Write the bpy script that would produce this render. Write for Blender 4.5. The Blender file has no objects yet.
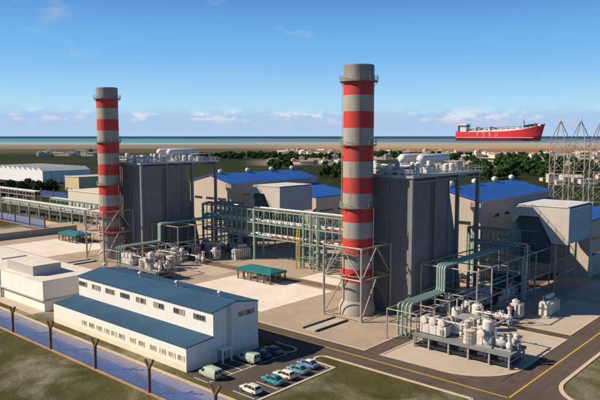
import bpy, math, random
from mathutils import Vector, Matrix, Quaternion
R = math.radians
SC = bpy.context.scene
COL = SC.collection

# ------------------------------------------------------------------ camera
YAW = 41.6
cam = bpy.data.cameras.new('camera'); cam.sensor_width = 36; cam.lens = 38.7
cam.clip_start = 1.0; cam.clip_end = 200000
camo = bpy.data.objects.new('camera', cam); COL.objects.link(camo)
camo.location = (0, 0, 43); camo.rotation_euler = (R(90 - 5.667), 0, R(YAW))
SC.camera = camo

# ------------------------------------------------------------------ light
SUN_EL = 36.0
SUN_TRAVEL = Vector((0.72, 0.69, 0)).normalized()      # horizontal way the light travels
sun = bpy.data.lights.new('sun', 'SUN'); sun.energy = 5.0; sun.angle = R(0.6); sun.color = (1.0, 0.84, 0.65)
suno = bpy.data.objects.new('sun', sun); COL.objects.link(suno)
sd = Vector((SUN_TRAVEL.x * math.cos(R(SUN_EL)), SUN_TRAVEL.y * math.cos(R(SUN_EL)), -math.sin(R(SUN_EL))))
suno.rotation_euler = sd.to_track_quat('-Z', 'Y').to_euler(); suno.location = (-80, -20, 120)

W = bpy.data.worlds.new('World'); SC.world = W; W.use_nodes = True
SC.view_settings.view_transform = 'Standard'; SC.view_settings.look = 'None'
SC.view_settings.exposure = 0.5; SC.view_settings.gamma = 1.0

class NT:
    """small node helper"""
    def __init__(s, tree): s.t = tree; s.n = tree.nodes; s.l = tree.links
    def node(s, typ, **kw):
        n = s.n.new(typ)
        for k, v in kw.items(): setattr(n, k, v)
        return n
    def link(s, a, b): s.l.new(a, b)
    def inp(s, sock, v):
        if isinstance(v, bpy.types.NodeSocket): s.l.new(v, sock)
        else: sock.default_value = v
    def math(s, op, a, b=0.0, c=0.0, clamp=False):
        n = s.n.new('ShaderNodeMath'); n.operation = op; n.use_clamp = clamp
        s.inp(n.inputs[0], a); s.inp(n.inputs[1], b); s.inp(n.inputs[2], c)
        return n.outputs[0]
    def ramp(s, v, a, b, lo=0.0, hi=1.0, smooth=True):
        n = s.n.new('ShaderNodeMapRange'); n.interpolation_type = 'SMOOTHSTEP' if smooth else 'LINEAR'
        s.inp(n.inputs[0], v); s.inp(n.inputs[1], a); s.inp(n.inputs[2], b); s.inp(n.inputs[3], lo); s.inp(n.inputs[4], hi)
        return n.outputs[0]
    def mix(s, f, a, b):
        n = s.n.new('ShaderNodeMix'); n.data_type = 'RGBA'
        s.inp(n.inputs[0], f)
        for k, v in ((6, a), (7, b)):
            if isinstance(v, (tuple, list)): v = tuple(v)[:3] + (1,)
            s.inp(n.inputs[k], v)
        return n.outputs[2]
    def vec(s, x, y, z):
        n = s.n.new('ShaderNodeCombineXYZ')
        for i, v in enumerate((x, y, z)): s.inp(n.inputs[i], v)
        return n.outputs[0]
    def noise(s, vec, scale, detail=4.0, rough=0.55, dist=0.0, dim='3D'):
        n = s.n.new('ShaderNodeTexNoise'); n.noise_dimensions = dim
        s.link(vec, n.inputs['Vector']); n.inputs['Scale'].default_value = scale
        n.inputs['Detail'].default_value = detail; n.inputs['Roughness'].default_value = rough
        n.inputs['Distortion'].default_value = dist
        return n.outputs[0]

def build_world():
    t = NT(W.node_tree); t.n.clear()
    out = t.node('ShaderNodeOutputWorld'); bg = t.node('ShaderNodeBackground'); t.link(bg.outputs[0], out.inputs[0])
    sky = t.node('ShaderNodeTexSky'); sky.sky_type = 'NISHITA'; sky.sun_disc = False
    sky.sun_elevation = R(SUN_EL)
    to_sun = -SUN_TRAVEL
    sky.sun_rotation = math.atan2(to_sun.x, to_sun.y)
    sky.altitude = 50; sky.air_density = 1.0; sky.dust_density = 0.05; sky.ozone_density = 1.6
    tc = t.node('ShaderNodeTexCoord'); sp = t.node('ShaderNodeSeparateXYZ'); t.link(tc.outputs['Generated'], sp.inputs[0])
    x, y, z = sp.outputs
    az = t.math('ARCTAN2', x, y)
    # low cumulus bank all round the horizon: lumpy tops, hazy flat base
    v1 = t.vec(t.math('MULTIPLY', az, 34.0), t.math('MULTIPLY', z, 74.0), 9.3)
    n1 = t.noise(v1, 1.0, 8.0, 0.6, 0.1)
    v2 = t.vec(t.math('MULTIPLY', az, 9.0), 0.0, 4.4)
    n2 = t.noise(v2, 1.0, 2.0, 0.5)
    band = t.math('MULTIPLY', t.ramp(z, 0.008, 0.016), t.ramp(z, 0.020, 0.047, 1.0, 0.0))
    dens = t.math('ADD', n1, t.math('MULTIPLY', t.math('SUBTRACT', n2, 0.5), 0.85))
    cum = t.math('MULTIPLY', t.ramp(dens, 0.475, 0.63), band)
    # soft lavender haze layer beneath them
    hz = t.math('MULTIPLY', t.ramp(z, 0.0, 0.012, 0.65, 1.0), t.ramp(t.math('ADD', z, t.math('MULTIPLY', t.math('SUBTRACT', n1, 0.5), 0.014)), 0.026, 0.046, 1.0, 0.0))
    # thin scattered wisps higher up
    v3 = t.vec(t.math('MULTIPLY', az, 7.0), t.math('MULTIPLY', z, 22.0), 1.4)
    n3 = t.noise(v3, 1.0, 5.0, 0.6, 0.3)
    wis = t.math('MULTIPLY', t.ramp(n3, 0.62, 0.80), t.math('MULTIPLY', t.ramp(z, 0.07, 0.12), 0.40))
    hsv = t.node('ShaderNodeHueSaturation'); hsv.inputs['Saturation'].default_value = 1.25; hsv.inputs['Value'].default_value = 1.0
    t.link(sky.outputs[0], hsv.inputs['Color'])
    # clear maritime air: the low sky is pale cyan rather than dusty
    air = t.mix(t.ramp(z, 0.03, 0.13), (5.0, 8.6, 11.6), (2.2, 5.9, 10.8))
    air = t.mix(t.ramp(z, 0.11, 0.25), air, (0.62, 2.7, 7.9))
    c = t.mix(t.ramp(z, 0.12, 0.55, 0.85, 0.0), hsv.outputs[0], air)
    c = t.mix(t.math('MULTIPLY', hz, 0.7), c, (4.7, 6.2, 9.4))
    shade = t.mix(t.ramp(z, 0.016, 0.038), (5.9, 6.7, 9.0), (12.0, 11.2, 10.8))
    c = t.mix(t.math('MULTIPLY', cum, 0.92), c, shade)
    c = t.mix(wis, c, (6.6, 7.0, 8.6))
    t.link(c, bg.inputs[0]); bg.inputs[1].default_value = 0.06
build_world()

# ------------------------------------------------------------------ materials
MATS = {}
def base_mat(name):
    m = bpy.data.materials.new(name); m.use_nodes = True
    t = NT(m.node_tree); b = t.n['Principled BSDF']
    return m, t, b
def M(name, col, rough=0.75, metal=0.0, var=0.14, scale=0.35, streak=0.0, ribs=0.0, ribw=0.6, bump=0.0, bscale=6.0, spec=0.3, seam=0.0, seamw=3.0):
    """painted / mineral surface: blotches, fine grain, vertical rain streaks, optional pressed ribs"""
    m, t, b = base_mat(name); col = [x * 0.84 for x in col]
    geo = t.node('ShaderNodeNewGeometry'); P = geo.outputs['Position']
    n1 = t.noise(P, scale, 5.0, 0.6); n2 = t.noise(P, scale * 9, 3.0, 0.6)
    f = t.math('ADD', t.math('MULTIPLY', n1, 0.65), t.math('MULTIPLY', n2, 0.35))
    c = t.mix(t.ramp(f, 0.32, 0.68), [x * (1 - var) for x in col], [min(1, x * (1 + var)) for x in col])
    if streak > 0:
        mp = t.node('ShaderNodeMapping'); mp.inputs['Scale'].default_value = (1, 1, 0.06); t.link(P, mp.inputs[0])
        ns = t.noise(mp.outputs[0], 1.3, 4.0, 0.65)
        c = t.mix(t.math('MULTIPLY', t.ramp(ns, 0.52, 0.75), streak), c, (col[0] * 0.45, col[1] * 0.42, col[2] * 0.38))
    sp = t.node('ShaderNodeSeparateXYZ'); t.link(P, sp.inputs[0])
    s = t.math('ADD', sp.outputs[0], sp.outputs[1])
    hgt = None
    if ribs > 0:
        w = t.math('SINE', t.math('MULTIPLY', s, 2 * math.pi / ribw))
        hgt = t.ramp(w, -0.2, 0.5)
        c = t.mix(t.math('MULTIPLY', t.math('SUBTRACT', 1.0, hgt), 0.22 * ribs), c, [x * 0.55 for x in col])
    if seam > 0:
        fr = t.math('FRACT', t.math('DIVIDE', s, seamw))
        edge = t.math('LESS_THAN', fr, 0.035)
        c = t.mix(t.math('MULTIPLY', edge, seam), c, [x * 0.4 for x in col])
    t.link(c, b.inputs['Base Color'])
    b.inputs['Roughness'].default_value = rough; b.inputs['Metallic'].default_value = metal
    b.inputs['Specular IOR Level'].default_value = spec
    if hgt is not None or bump > 0:
        bp = t.node('ShaderNodeBump')
        if hgt is not None:
            bp.inputs['Strength'].default_value = 0.5 * ribs; bp.inputs['Distance'].default_value = 0.08; t.link(hgt, bp.inputs['Height'])
        else:
            bp.inputs['Strength'].default_value = bump; bp.inputs['Distance'].default_value = 0.15
            t.link(t.noise(P, bscale, 4.0, 0.7), bp.inputs['Height'])
        t.link(bp.outputs[0], b.inputs['Normal'])
    MATS[name] = m
    return m
M('white_clad', (0.92, 0.87, 0.80), 0.6, var=0.04, streak=0.14, ribs=0.8, ribw=0.75)
M('cream_plinth', (0.80, 0.74, 0.60), 0.75, var=0.06, streak=0.10)
M('grey_plinth', (0.50, 0.52, 0.56), 0.75, var=0.06, streak=0.12)
M('white_panel', (0.90, 0.85, 0.79), 0.65, var=0.05, streak=0.15, seam=0.35, seamw=4.6)
M('roof_membrane', (0.74, 0.68, 0.60), 0.85, var=0.10, scale=0.18)
M('roof_box', (0.48, 0.47, 0.45), 0.8, var=0.06, streak=0.15)
M('slate_blue_roof', (0.026, 0.088, 0.165), 0.8, var=0.16, scale=0.12, ribs=0.35, ribw=1.0)
M('bright_blue_roof', (0.015, 0.105, 0.42), 0.7, var=0.12, scale=0.08, ribs=0.2, ribw=1.6)
M('teal_roof', (0.012, 0.17, 0.18), 0.7, var=0.12, scale=0.5, ribs=0.5, ribw=0.6)
M('beige_clad', (0.52, 0.46, 0.385), 0.7, var=0.06, scale=0.12, streak=0.22, ribs=0.35, ribw=1.4)
M('buff_clad', (0.62, 0.50, 0.30), 0.7, var=0.06, streak=0.2, ribs=0.3, ribw=1.4)
M('cream_clad', (0.70, 0.63, 0.52), 0.7, var=0.05, streak=0.2, ribs=0.3, ribw=1.4)
M('grey_clad', (0.40, 0.38, 0.36), 0.7, var=0.07, scale=0.2, streak=0.18)
M('intake_clad', (0.56, 0.51, 0.47), 0.65, var=0.08, streak=0.16, seam=0.25, seamw=3.2)
M('louver', (0.78, 0.78, 0.78), 0.5, var=0.05)
M('boiler_grey', (0.205, 0.20, 0.195), 0.7, var=0.16, scale=0.10, streak=0.35, ribs=0.5, ribw=0.9)
M('boiler_trim', (0.21, 0.21, 0.22), 0.6, var=0.08, streak=0.2)
M('steel_grey', (0.40, 0.40, 0.40), 0.5, 0.3, var=0.12)
M('steel_tan', (0.42, 0.37, 0.32), 0.55, 0.1, var=0.12, scale=0.8)
M('steel_green', (0.24, 0.33, 0.28), 0.55, 0.0, var=0.12, scale=0.8)
M('pipe_green', (0.30, 0.42, 0.36), 0.45, 0.0, var=0.10, scale=0.6)
M('duct_green', (0.085, 0.13, 0.15), 0.35, 0.2, var=0.15, scale=0.2, streak=0.2, seam=0.3, seamw=2.4)
M('pipe_white', (0.70, 0.68, 0.64), 0.5, 0.0, var=0.14, scale=0.5, streak=0.3)
M('pipe_silver', (0.55, 0.56, 0.58), 0.35, 0.7, var=0.08)
M('pipe_red', (0.46, 0.07, 0.05), 0.5, 0.0, var=0.15)
M('pipe_rust', (0.28, 0.19, 0.15), 0.6, 0.0, var=0.2)
M('yellow_paint', (0.70, 0.48, 0.06), 0.55, var=0.15)
M('orange_paint', (0.60, 0.24, 0.05), 0.55, var=0.15)
M('machine_white', (0.66, 0.63, 0.58), 0.5, var=0.16, scale=0.7, streak=0.55)
M('machine_cream', (0.62, 0.55, 0.43), 0.5, var=0.16, scale=0.7, streak=0.5)
M('machine_blue', (0.22, 0.29, 0.36), 0.5, var=0.16, scale=0.7, streak=0.5)
M('valve_red', (0.45, 0.05, 0.04), 0.5)
M('machine_grey', (0.40, 0.40, 0.40), 0.5, 0.2, var=0.15, scale=0.9)
M('machine_dark', (0.045, 0.045, 0.05), 0.55, var=0.2)
M('deck_plate', (0.25, 0.26, 0.27), 0.6, 0.2, var=0.12, scale=0.6)
M('dark_void', (0.03, 0.032, 0.036), 0.8, var=0.2)
M('post_brown', (0.20, 0.12, 0.065), 0.8, var=0.25, scale=1.0)
M('fence_kerb', (0.42, 0.25, 0.13), 0.85, var=0.2)
M('kerb_tan', (0.62, 0.49, 0.35), 0.85, var=0.10, scale=0.6)
M('concrete_wall', (0.44, 0.40, 0.35), 0.85, var=0.10, streak=0.3)
M('tyre', (0.02, 0.02, 0.02), 0.85)
M('rim', (0.55, 0.55, 0.56), 0.3, 0.8)
M('lamp_clear', (0.8, 0.8, 0.78), 0.15)
M('lamp_red', (0.45, 0.02, 0.02), 0.2)
M('line_white', (0.72, 0.70, 0.66), 0.8, var=0.15, scale=1.5)
M('line_yellow', (0.66, 0.40, 0.05), 0.8, var=0.18, scale=1.2)
M('wood_brown', (0.14, 0.085, 0.06), 0.75, var=0.2)
M('bark', (0.10, 0.07, 0.05), 0.9)
M('ship_red', (0.72, 0.04, 0.05), 0.55, var=0.05, scale=0.01)
M('ship_boot', (0.20, 0.02, 0.03), 0.6, var=0.08, scale=0.01)
M('ship_white', (0.74, 0.74, 0.74), 0.5, var=0.04, scale=0.01)
M('ship_letter', (0.80, 0.42, 0.40), 0.6, var=0.05, scale=0.01)
M('ship_dark', (0.05, 0.05, 0.06), 0.6, var=0.1, scale=0.01)
M('house_white', (0.68, 0.63, 0.56), 0.8, var=0.12, scale=0.05)
M('house_roof', (0.55, 0.49, 0.42), 0.8, var=0.15, scale=0.05)
M('hall_white', (0.80, 0.82, 0.83), 0.6, var=0.04, scale=0.05, streak=0.12, ribs=0.3, ribw=2.5)
M('hall_roof', (0.42, 0.44, 0.45), 0.7, var=0.10, scale=0.05)
def car_paint(name, col):
    m, t, b = base_mat(name)
    b.inputs['Base Color'].default_value = (*col, 1); b.inputs['Roughness'].default_value = 0.28
    b.inputs['Coat Weight'].default_value = 0.6; b.inputs['Coat Roughness'].default_value = 0.08
    MATS[name] = m
car_paint('paint_mint', (0.42, 0.50, 0.43)); car_paint('paint_navy', (0.02, 0.045, 0.14)); car_paint('paint_steel', (0.04, 0.13, 0.22))
car_paint('paint_cream', (0.70, 0.60, 0.42)); car_paint('paint_teal', (0.03, 0.25, 0.30)); car_paint('paint_teal_pale', (0.10, 0.30, 0.33))
car_paint('paint_blue', (0.13, 0.22, 0.42)); car_paint('paint_white', (0.72, 0.69, 0.62))
def glassy():
    m, t, b = base_mat('glass_dark')
    b.inputs['Base Color'].default_value = (0.025, 0.032, 0.04, 1); b.inputs['Roughness'].default_value = 0.06
    b.inputs['Specular IOR Level'].default_value = 0.6; MATS['glass_dark'] = m
    m, t, b = base_mat('glass_pane')          # office panes: some blinds down, some open
    oi = t.node('ShaderNodeObjectInfo')
    c = t.mix(t.ramp(oi.outputs['Random'], 0.35, 0.9), (0.05, 0.055, 0.06), (0.42, 0.37, 0.28))
    t.link(c, b.inputs['Base Color']); b.inputs['Roughness'].default_value = 0.12; MATS['glass_pane'] = m
    m, t, b = base_mat('glass_cream')         # small panes with drawn cream blinds
    oi = t.node('ShaderNodeObjectInfo')
    t.link(t.mix(t.ramp(oi.outputs['Random'], 0.2, 0.9), (0.22, 0.19, 0.13), (0.55, 0.48, 0.34)), b.inputs['Base Color']); b.inputs['Roughness'].default_value = 0.2; MATS['glass_cream'] = m
glassy()
def blue_mesh():
    m, t, b = base_mat('blue_mesh')
    out = t.n['Material Output']
    geo = t.node('ShaderNodeNewGeometry'); P = geo.outputs['Position']
    sp = t.node('ShaderNodeSeparateXYZ'); t.link(P, sp.inputs[0])
    n = t.noise(P, 0.5, 4, 0.6)
    c = t.mix(t.ramp(n, 0.3, 0.7), (0.012, 0.058, 0.23), (0.025, 0.095, 0.33))
    t.link(c, b.inputs['Base Color']); b.inputs['Roughness'].default_value = 0.7
    tr = t.node('ShaderNodeBsdfTransparent'); mx = t.node('ShaderNodeMixShader')
    # woven cloth: denser low down than at the open top rows
    cov = t.math('ADD', t.ramp(sp.outputs[2], 2.6, 4.6, 0.80, 0.55), t.math('MULTIPLY', t.math('SUBTRACT', n, 0.5), 0.25), clamp=True)
    strand = None
    for ax, pitch in ((0, 0.42), (2, 0.42)):
        fr = t.math('FRACT', t.math('DIVIDE', sp.outputs[ax], pitch)); k = t.math('LESS_THAN', fr, 0.42)
        strand = k if strand is None else t.math('MAXIMUM', strand, k)
    cov = t.math('MULTIPLY', cov, t.math('ADD', t.math('MULTIPLY', strand, 0.42), 0.62), clamp=True)
    t.link(cov, mx.inputs[0]); t.link(tr.outputs[0], mx.inputs[1]); t.link(b.outputs[0], mx.inputs[2]); t.link(mx.outputs[0], out.inputs[0])
    MATS['blue_mesh'] = m
    M('blue_wire', (0.17, 0.28, 0.50), 0.6, var=0.1)
blue_mesh()
def stack_mat():
    m, t, b = base_mat('stack_paint')
    geo = t.node('ShaderNodeNewGeometry'); P = geo.outputs['Position']
    sp = t.node('ShaderNodeSeparateXYZ'); t.link(P, sp.inputs[0]); z = sp.outputs[2]
    edges = [8.0, 11.2, 14.9, 18.6, 22.5, 26.0, 29.4, 33.2, 37.0, 41.0, 44.9, 48.8, 52.6, 56.0]
    red = None
    for i in range(0, len(edges), 2):
        k = t.math('MULTIPLY', t.math('GREATER_THAN', z, edges[i]), t.math('LESS_THAN', z, edges[i + 1]))
        red = k if red is None else t.math('ADD', red, k)
    mp = t.node('ShaderNodeMapping'); mp.inputs['Scale'].default_value = (1, 1, 0.05); t.link(P, mp.inputs[0])
    st = t.noise(mp.outputs[0], 1.1, 5, 0.65); n = t.noise(P, 0.5, 4, 0.6)
    g = t.mix(n, (0.28, 0.26, 0.235), (0.35, 0.325, 0.29)); r = t.mix(n, (0.42, 0.028, 0.025), (0.52, 0.045, 0.036))
    c = t.mix(red, g, r)
    c = t.mix(t.math('MULTIPLY', t.ramp(st, 0.46, 0.72), 0.5), c, (0.16, 0.13, 0.11))
    soot = t.math('MULTIPLY', t.ramp(t.math('ADD', z, t.math('MULTIPLY', st, 9.0)), 57.0, 66.0), 0.55)
    c = t.mix(soot, c, (0.10, 0.09, 0.085))
    wear = t.noise(P, 1.7, 5, 0.7); c = t.mix(t.math('MULTIPLY', t.ramp(wear, 0.58, 0.72), 0.35), c, (0.33, 0.27, 0.23))
    # plate joints every three metres
    fr = t.math('FRACT', t.math('DIVIDE', z, 2.95)); c = t.mix(t.math('MULTIPLY', t.math('LESS_THAN', fr, 0.03), 0.3), c, (0.12, 0.1, 0.09))
    t.link(c, b.inputs['Base Color']); b.inputs['Roughness'].default_value = 0.65
    b.inputs['Specular IOR Level'].default_value = 0.25; MATS['stack_paint'] = m
stack_mat()
def ground_mats():
    # lawn and open field; strips of worn sand towards the shore
    m, t, b = base_mat('field'); geo = t.node('ShaderNodeNewGeometry'); P = geo.outputs['Position']
    sp = t.node('ShaderNodeSeparateXYZ'); t.link(P, sp.inputs[0]); X, Y = sp.outputs[0], sp.outputs[1]
    s, c0 = math.sin(R(YAW)), math.cos(R(YAW))
    u = t.math('ADD', t.math('MULTIPLY', X, -s), t.math('MULTIPLY', Y, c0))       # metres towards the coast
    v = t.math('ADD', t.math('MULTIPLY', X, c0), t.math('MULTIPLY', Y, s))        # metres along the coast
    vu = t.math('DIVIDE', v, t.math('MAXIMUM', u, 50.0))
    big = t.noise(P, 0.004, 5, 0.6); mid = t.noise(P, 0.05, 5, 0.65, 0.4); fine = t.noise(P, 1.1, 5, 0.7)
    hf = t.noise(P, 5.0, 3, 0.7)
    lawn = t.mix(t.ramp(mid, 0.35, 0.68), (0.050, 0.052, 0.015), (0.11, 0.098, 0.040))
    worn = t.noise(P, 0.058, 6, 0.6, 0.6)
    lawn = t.mix(t.ramp(worn, 0.44, 0.68, 0, 0.9), lawn, (0.30, 0.28, 0.20))
    lawn = t.mix(t.ramp(fine, 0.35, 0.7, 0.0, 0.25), lawn, (0.035, 0.035, 0.014))
    lawn = t.mix(t.ramp(hf, 0.5, 0.75, 0.0, 0.35), lawn, (0.16, 0.15, 0.07))
    fld = t.mix(t.ramp(big, 0.35, 0.65), (0.012, 0.024, 0.005), (0.026, 0.032, 0.009))
    far = t.ramp(u, 260, 420)
    c = t.mix(far, lawn, fld)
    jit = t.math('ADD', u, t.math('MULTIPLY', t.math('SUBTRACT', big, 0.5), 700))
    right = t.ramp(vu, -0.12, 0.12)
    # settlement sand on the coastal plain, seaward of the plant
    sand_n = t.noise(P, 0.006, 5, 0.65, 0.5)
    town = t.math('MULTIPLY', t.ramp(jit, 860, 1000), t.ramp(sand_n, 0.40, 0.52))
    town = t.math('MULTIPLY', town, t.ramp(vu, -0.10, 0.0))
    c = t.mix(t.math('MULTIPLY', town, 0.9), c, (0.46, 0.37, 0.28))
    tan = t.mix(right, (0.085, 0.07, 0.04), (0.235, 0.14, 0.07))
    c = t.mix(t.ramp(jit, 1450, 1800), c, tan)
    dune = t.mix(right, (0.20, 0.18, 0.14), (0.37, 0.265, 0.165))
    c = t.mix(t.ramp(jit, 1950, 2500), c, dune)
    c = t.mix(t.ramp(u, 2900, 3350), c, t.mix(right, (0.31, 0.30, 0.255), (0.42, 0.34, 0.25)))
    t.link(c, b.inputs['Base Color']); b.inputs['Roughness'].default_value = 0.95; b.inputs['Specular IOR Level'].default_value = 0.1
    bp = t.node('ShaderNodeBump'); bp.inputs['Strength'].default_value = 0.8; bp.inputs['Distance'].default_value = 0.3
    t.link(t.math('ADD', fine, t.math('MULTIPLY', hf, 0.5)), bp.inputs['Height']); t.link(bp.outputs[0], b.inputs['Normal']); MATS['field'] = m
    # sea: turquoise shallows to navy depths
    m, t, b = base_mat('sea'); geo = t.node('ShaderNodeNewGeometry'); P = geo.outputs['Position']
    sp = t.node('ShaderNodeSeparateXYZ'); t.link(P, sp.inputs[0])
    u = t.math('ADD', t.math('MULTIPLY', sp.outputs[0], -s), t.math('MULTIPLY', sp.outputs[1], c0))
    n = t.noise(P, 0.0006, 5, 0.6)
    v = t.math('ADD', t.math('MULTIPLY', sp.outputs[0], c0), t.math('MULTIPLY', sp.outputs[1], s))
    side = t.ramp(t.math('DIVIDE', v, u), -0.25, 0.15)
    uj = t.math('ADD', u, t.math('MULTIPLY', t.math('SUBTRACT', n, 0.5), 1500))
    c = t.mix(t.ramp(uj, 3400, 5200), (0.34, 0.37, 0.33), t.mix(side, (0.10, 0.27, 0.31), (0.13, 0.18, 0.215)))
    c = t.mix(t.ramp(uj, 6500, 14000), c, (0.014, 0.04, 0.10))
    c = t.mix(t.ramp(n, 0.5, 0.7, 0, 0.25), c, (0.02, 0.12, 0.2))
    t.link(c, b.inputs['Base Color']); b.inputs['Roughness'].default_value = 0.55; b.inputs['Specular IOR Level'].default_value = 0.12
    bp = t.node('ShaderNodeBump'); bp.inputs['Strength'].default_value = 0.5; bp.inputs['Distance'].default_value = 2.0
    t.link(t.noise(P, 0.05, 4, 0.6), bp.inputs['Height']); t.link(bp.outputs[0], b.inputs['Normal']); MATS['sea'] = m
    def mineral(name, a, bcol, dirt, gs, stain=0.5, joints=0.0, bump=0.3, speck=(0.0, (0, 0, 0))):
        a = [x * 0.9 for x in a]; bcol = [x * 0.9 for x in bcol]
        m, t, b = base_mat(name); geo = t.node('ShaderNodeNewGeometry'); P = geo.outputs['Position']
        n1 = t.noise(P, 0.09, 6, 0.65, 0.5); n2 = t.noise(P, gs, 4, 0.75); n3 = t.noise(P, 0.35, 5, 0.7, 0.6)
        c = t.mix(t.ramp(n1, 0.3, 0.7), a, bcol)
        c = t.mix(t.ramp(n3, 0.52, 0.78, 0, stain), c, dirt)
        c = t.mix(t.ramp(n2, 0.35, 0.7, 0.0, 0.4), c, [k * 0.6 for k in a])
        if speck[0]: c = t.mix(t.ramp(t.noise(P, gs * 1.0, 3, 0.6), 0.54, 0.68, 0, speck[0]), c, speck[1])
        if name.startswith('asphalt'):
            vo = t.node('ShaderNodeTexVoronoi'); vo.feature = 'DISTANCE_TO_EDGE'; vo.inputs['Scale'].default_value = 0.14
            w = t.node('ShaderNodeVectorMath'); w.operation = 'ADD'; nz = t.node('ShaderNodeTexNoise'); nz.inputs['Scale'].default_value = 0.5; t.link(P, nz.inputs['Vector'])
            sc = t.node('ShaderNodeVectorMath'); sc.operation = 'SCALE'; sc.inputs['Scale'].default_value = 2.5; t.link(nz.outputs['Color'], sc.inputs[0])
            t.link(P, w.inputs[0]); t.link(sc.outputs[0], w.inputs[1]); t.link(w.outputs[0], vo.inputs['Vector'])
            c = t.mix(t.ramp(vo.outputs['Distance'], 0.0, 0.012, 0.5, 0.0), c, (0.03, 0.026, 0.022))
            sp = t.node('ShaderNodeSeparateXYZ'); t.link(P, sp.inputs[0]); tr_ = None
            for ax, cs in ((1, (96.8, 98.3, 100.7, 102.1)), (0, (-45.2, -43.7, -41.0, -39.5))):
                for q in cs:
                    k = t.ramp(t.math('ABSOLUTE', t.math('SUBTRACT', sp.outputs[ax], q)), 0.12, 0.5, 1.0, 0.0); tr_ = k if tr_ is None else t.math('MAXIMUM', tr_, k)
            c = t.mix(t.math('MULTIPLY', tr_, t.ramp(n3, 0.35, 0.65, 0.1, 0.45)), c, [k * 0.62 for k in a])
            patch = t.noise(P, 0.16, 2, 0.4, 1.2); c = t.mix(t.ramp(patch, 0.60, 0.64, 0, 0.3), c, (0.055, 0.048, 0.042))
        if joints:
            sp = t.node('ShaderNodeSeparateXYZ'); t.link(P, sp.inputs[0])
            for ax in (0, 1):
                fr = t.math('FRACT', t.math('DIVIDE', sp.outputs[ax], joints))
                c = t.mix(t.math('MULTIPLY', t.math('LESS_THAN', fr, 0.025), 0.35), c, [k * 0.45 for k in a])
        t.link(c, b.inputs['Base Color']); b.inputs['Roughness'].default_value = 0.92; b.inputs['Specular IOR Level'].default_value = 0.15
        bp = t.node('ShaderNodeBump'); bp.inputs['Strength'].default_value = bump; bp.inputs['Distance'].default_value = 0.1
        t.link(n2, bp.inputs['Height']); t.link(bp.outputs[0], b.inputs['Normal']); MATS[name] = m
    mineral('gravel', (0.38, 0.30, 0.225), (0.46, 0.37, 0.285), (0.26, 0.20, 0.145), 3.2, 0.45, 0, 0.6, (0.5, (0.56, 0.48, 0.40)))
    mineral('asphalt', (0.105, 0.082, 0.064), (0.14, 0.112, 0.09), (0.075, 0.058, 0.047), 3.5, 0.55)
    mineral('asphalt_lot', (0.088, 0.074, 0.066), (0.115, 0.097, 0.086), (0.06, 0.05, 0.045), 3.5, 0.5)
    mineral('concrete', (0.74, 0.66, 0.56), (0.84, 0.77, 0.68), (0.46, 0.38, 0.29), 1.2, 0.45, 6.0, 0.15)
    mineral('paving', (0.46, 0.39, 0.31), (0.54, 0.47, 0.39), (0.36, 0.29, 0.22), 3.0, 0.35, 0, 0.4, (0.6, (0.62, 0.55, 0.47)))
    mineral('sand_path', (0.52, 0.40, 0.27), (0.62, 0.50, 0.36), (0.40, 0.29, 0.19), 1.6, 0.4)
    mineral('dirt_track', (0.17, 0.125, 0.085), (0.22, 0.165, 0.115), (0.12, 0.09, 0.06), 1.5, 0.4)
ground_mats()
def leaf_mat(name, a, b2):
    m, t, b = base_mat(name); oi = t.node('ShaderNodeObjectInfo'); geo = t.node('ShaderNodeNewGeometry')
    n = t.noise(geo.outputs['Position'], 0.6, 3, 0.6)
    f = t.math('ADD', t.math('MULTIPLY', oi.outputs['Random'], 0.6), t.math('MULTIPLY', n, 0.5))
    t.link(t.mix(f, a, b2), b.inputs['Base Color']); b.inputs['Roughness'].default_value = 0.7
    b.inputs['Specular IOR Level'].default_value = 0.15; MATS[name] = m
leaf_mat('leaf', (0.030, 0.080, 0.020), (0.060, 0.125, 0.034))
leaf_mat('leaf_olive', (0.035, 0.060, 0.018), (0.085, 0.095, 0.032))

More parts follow.
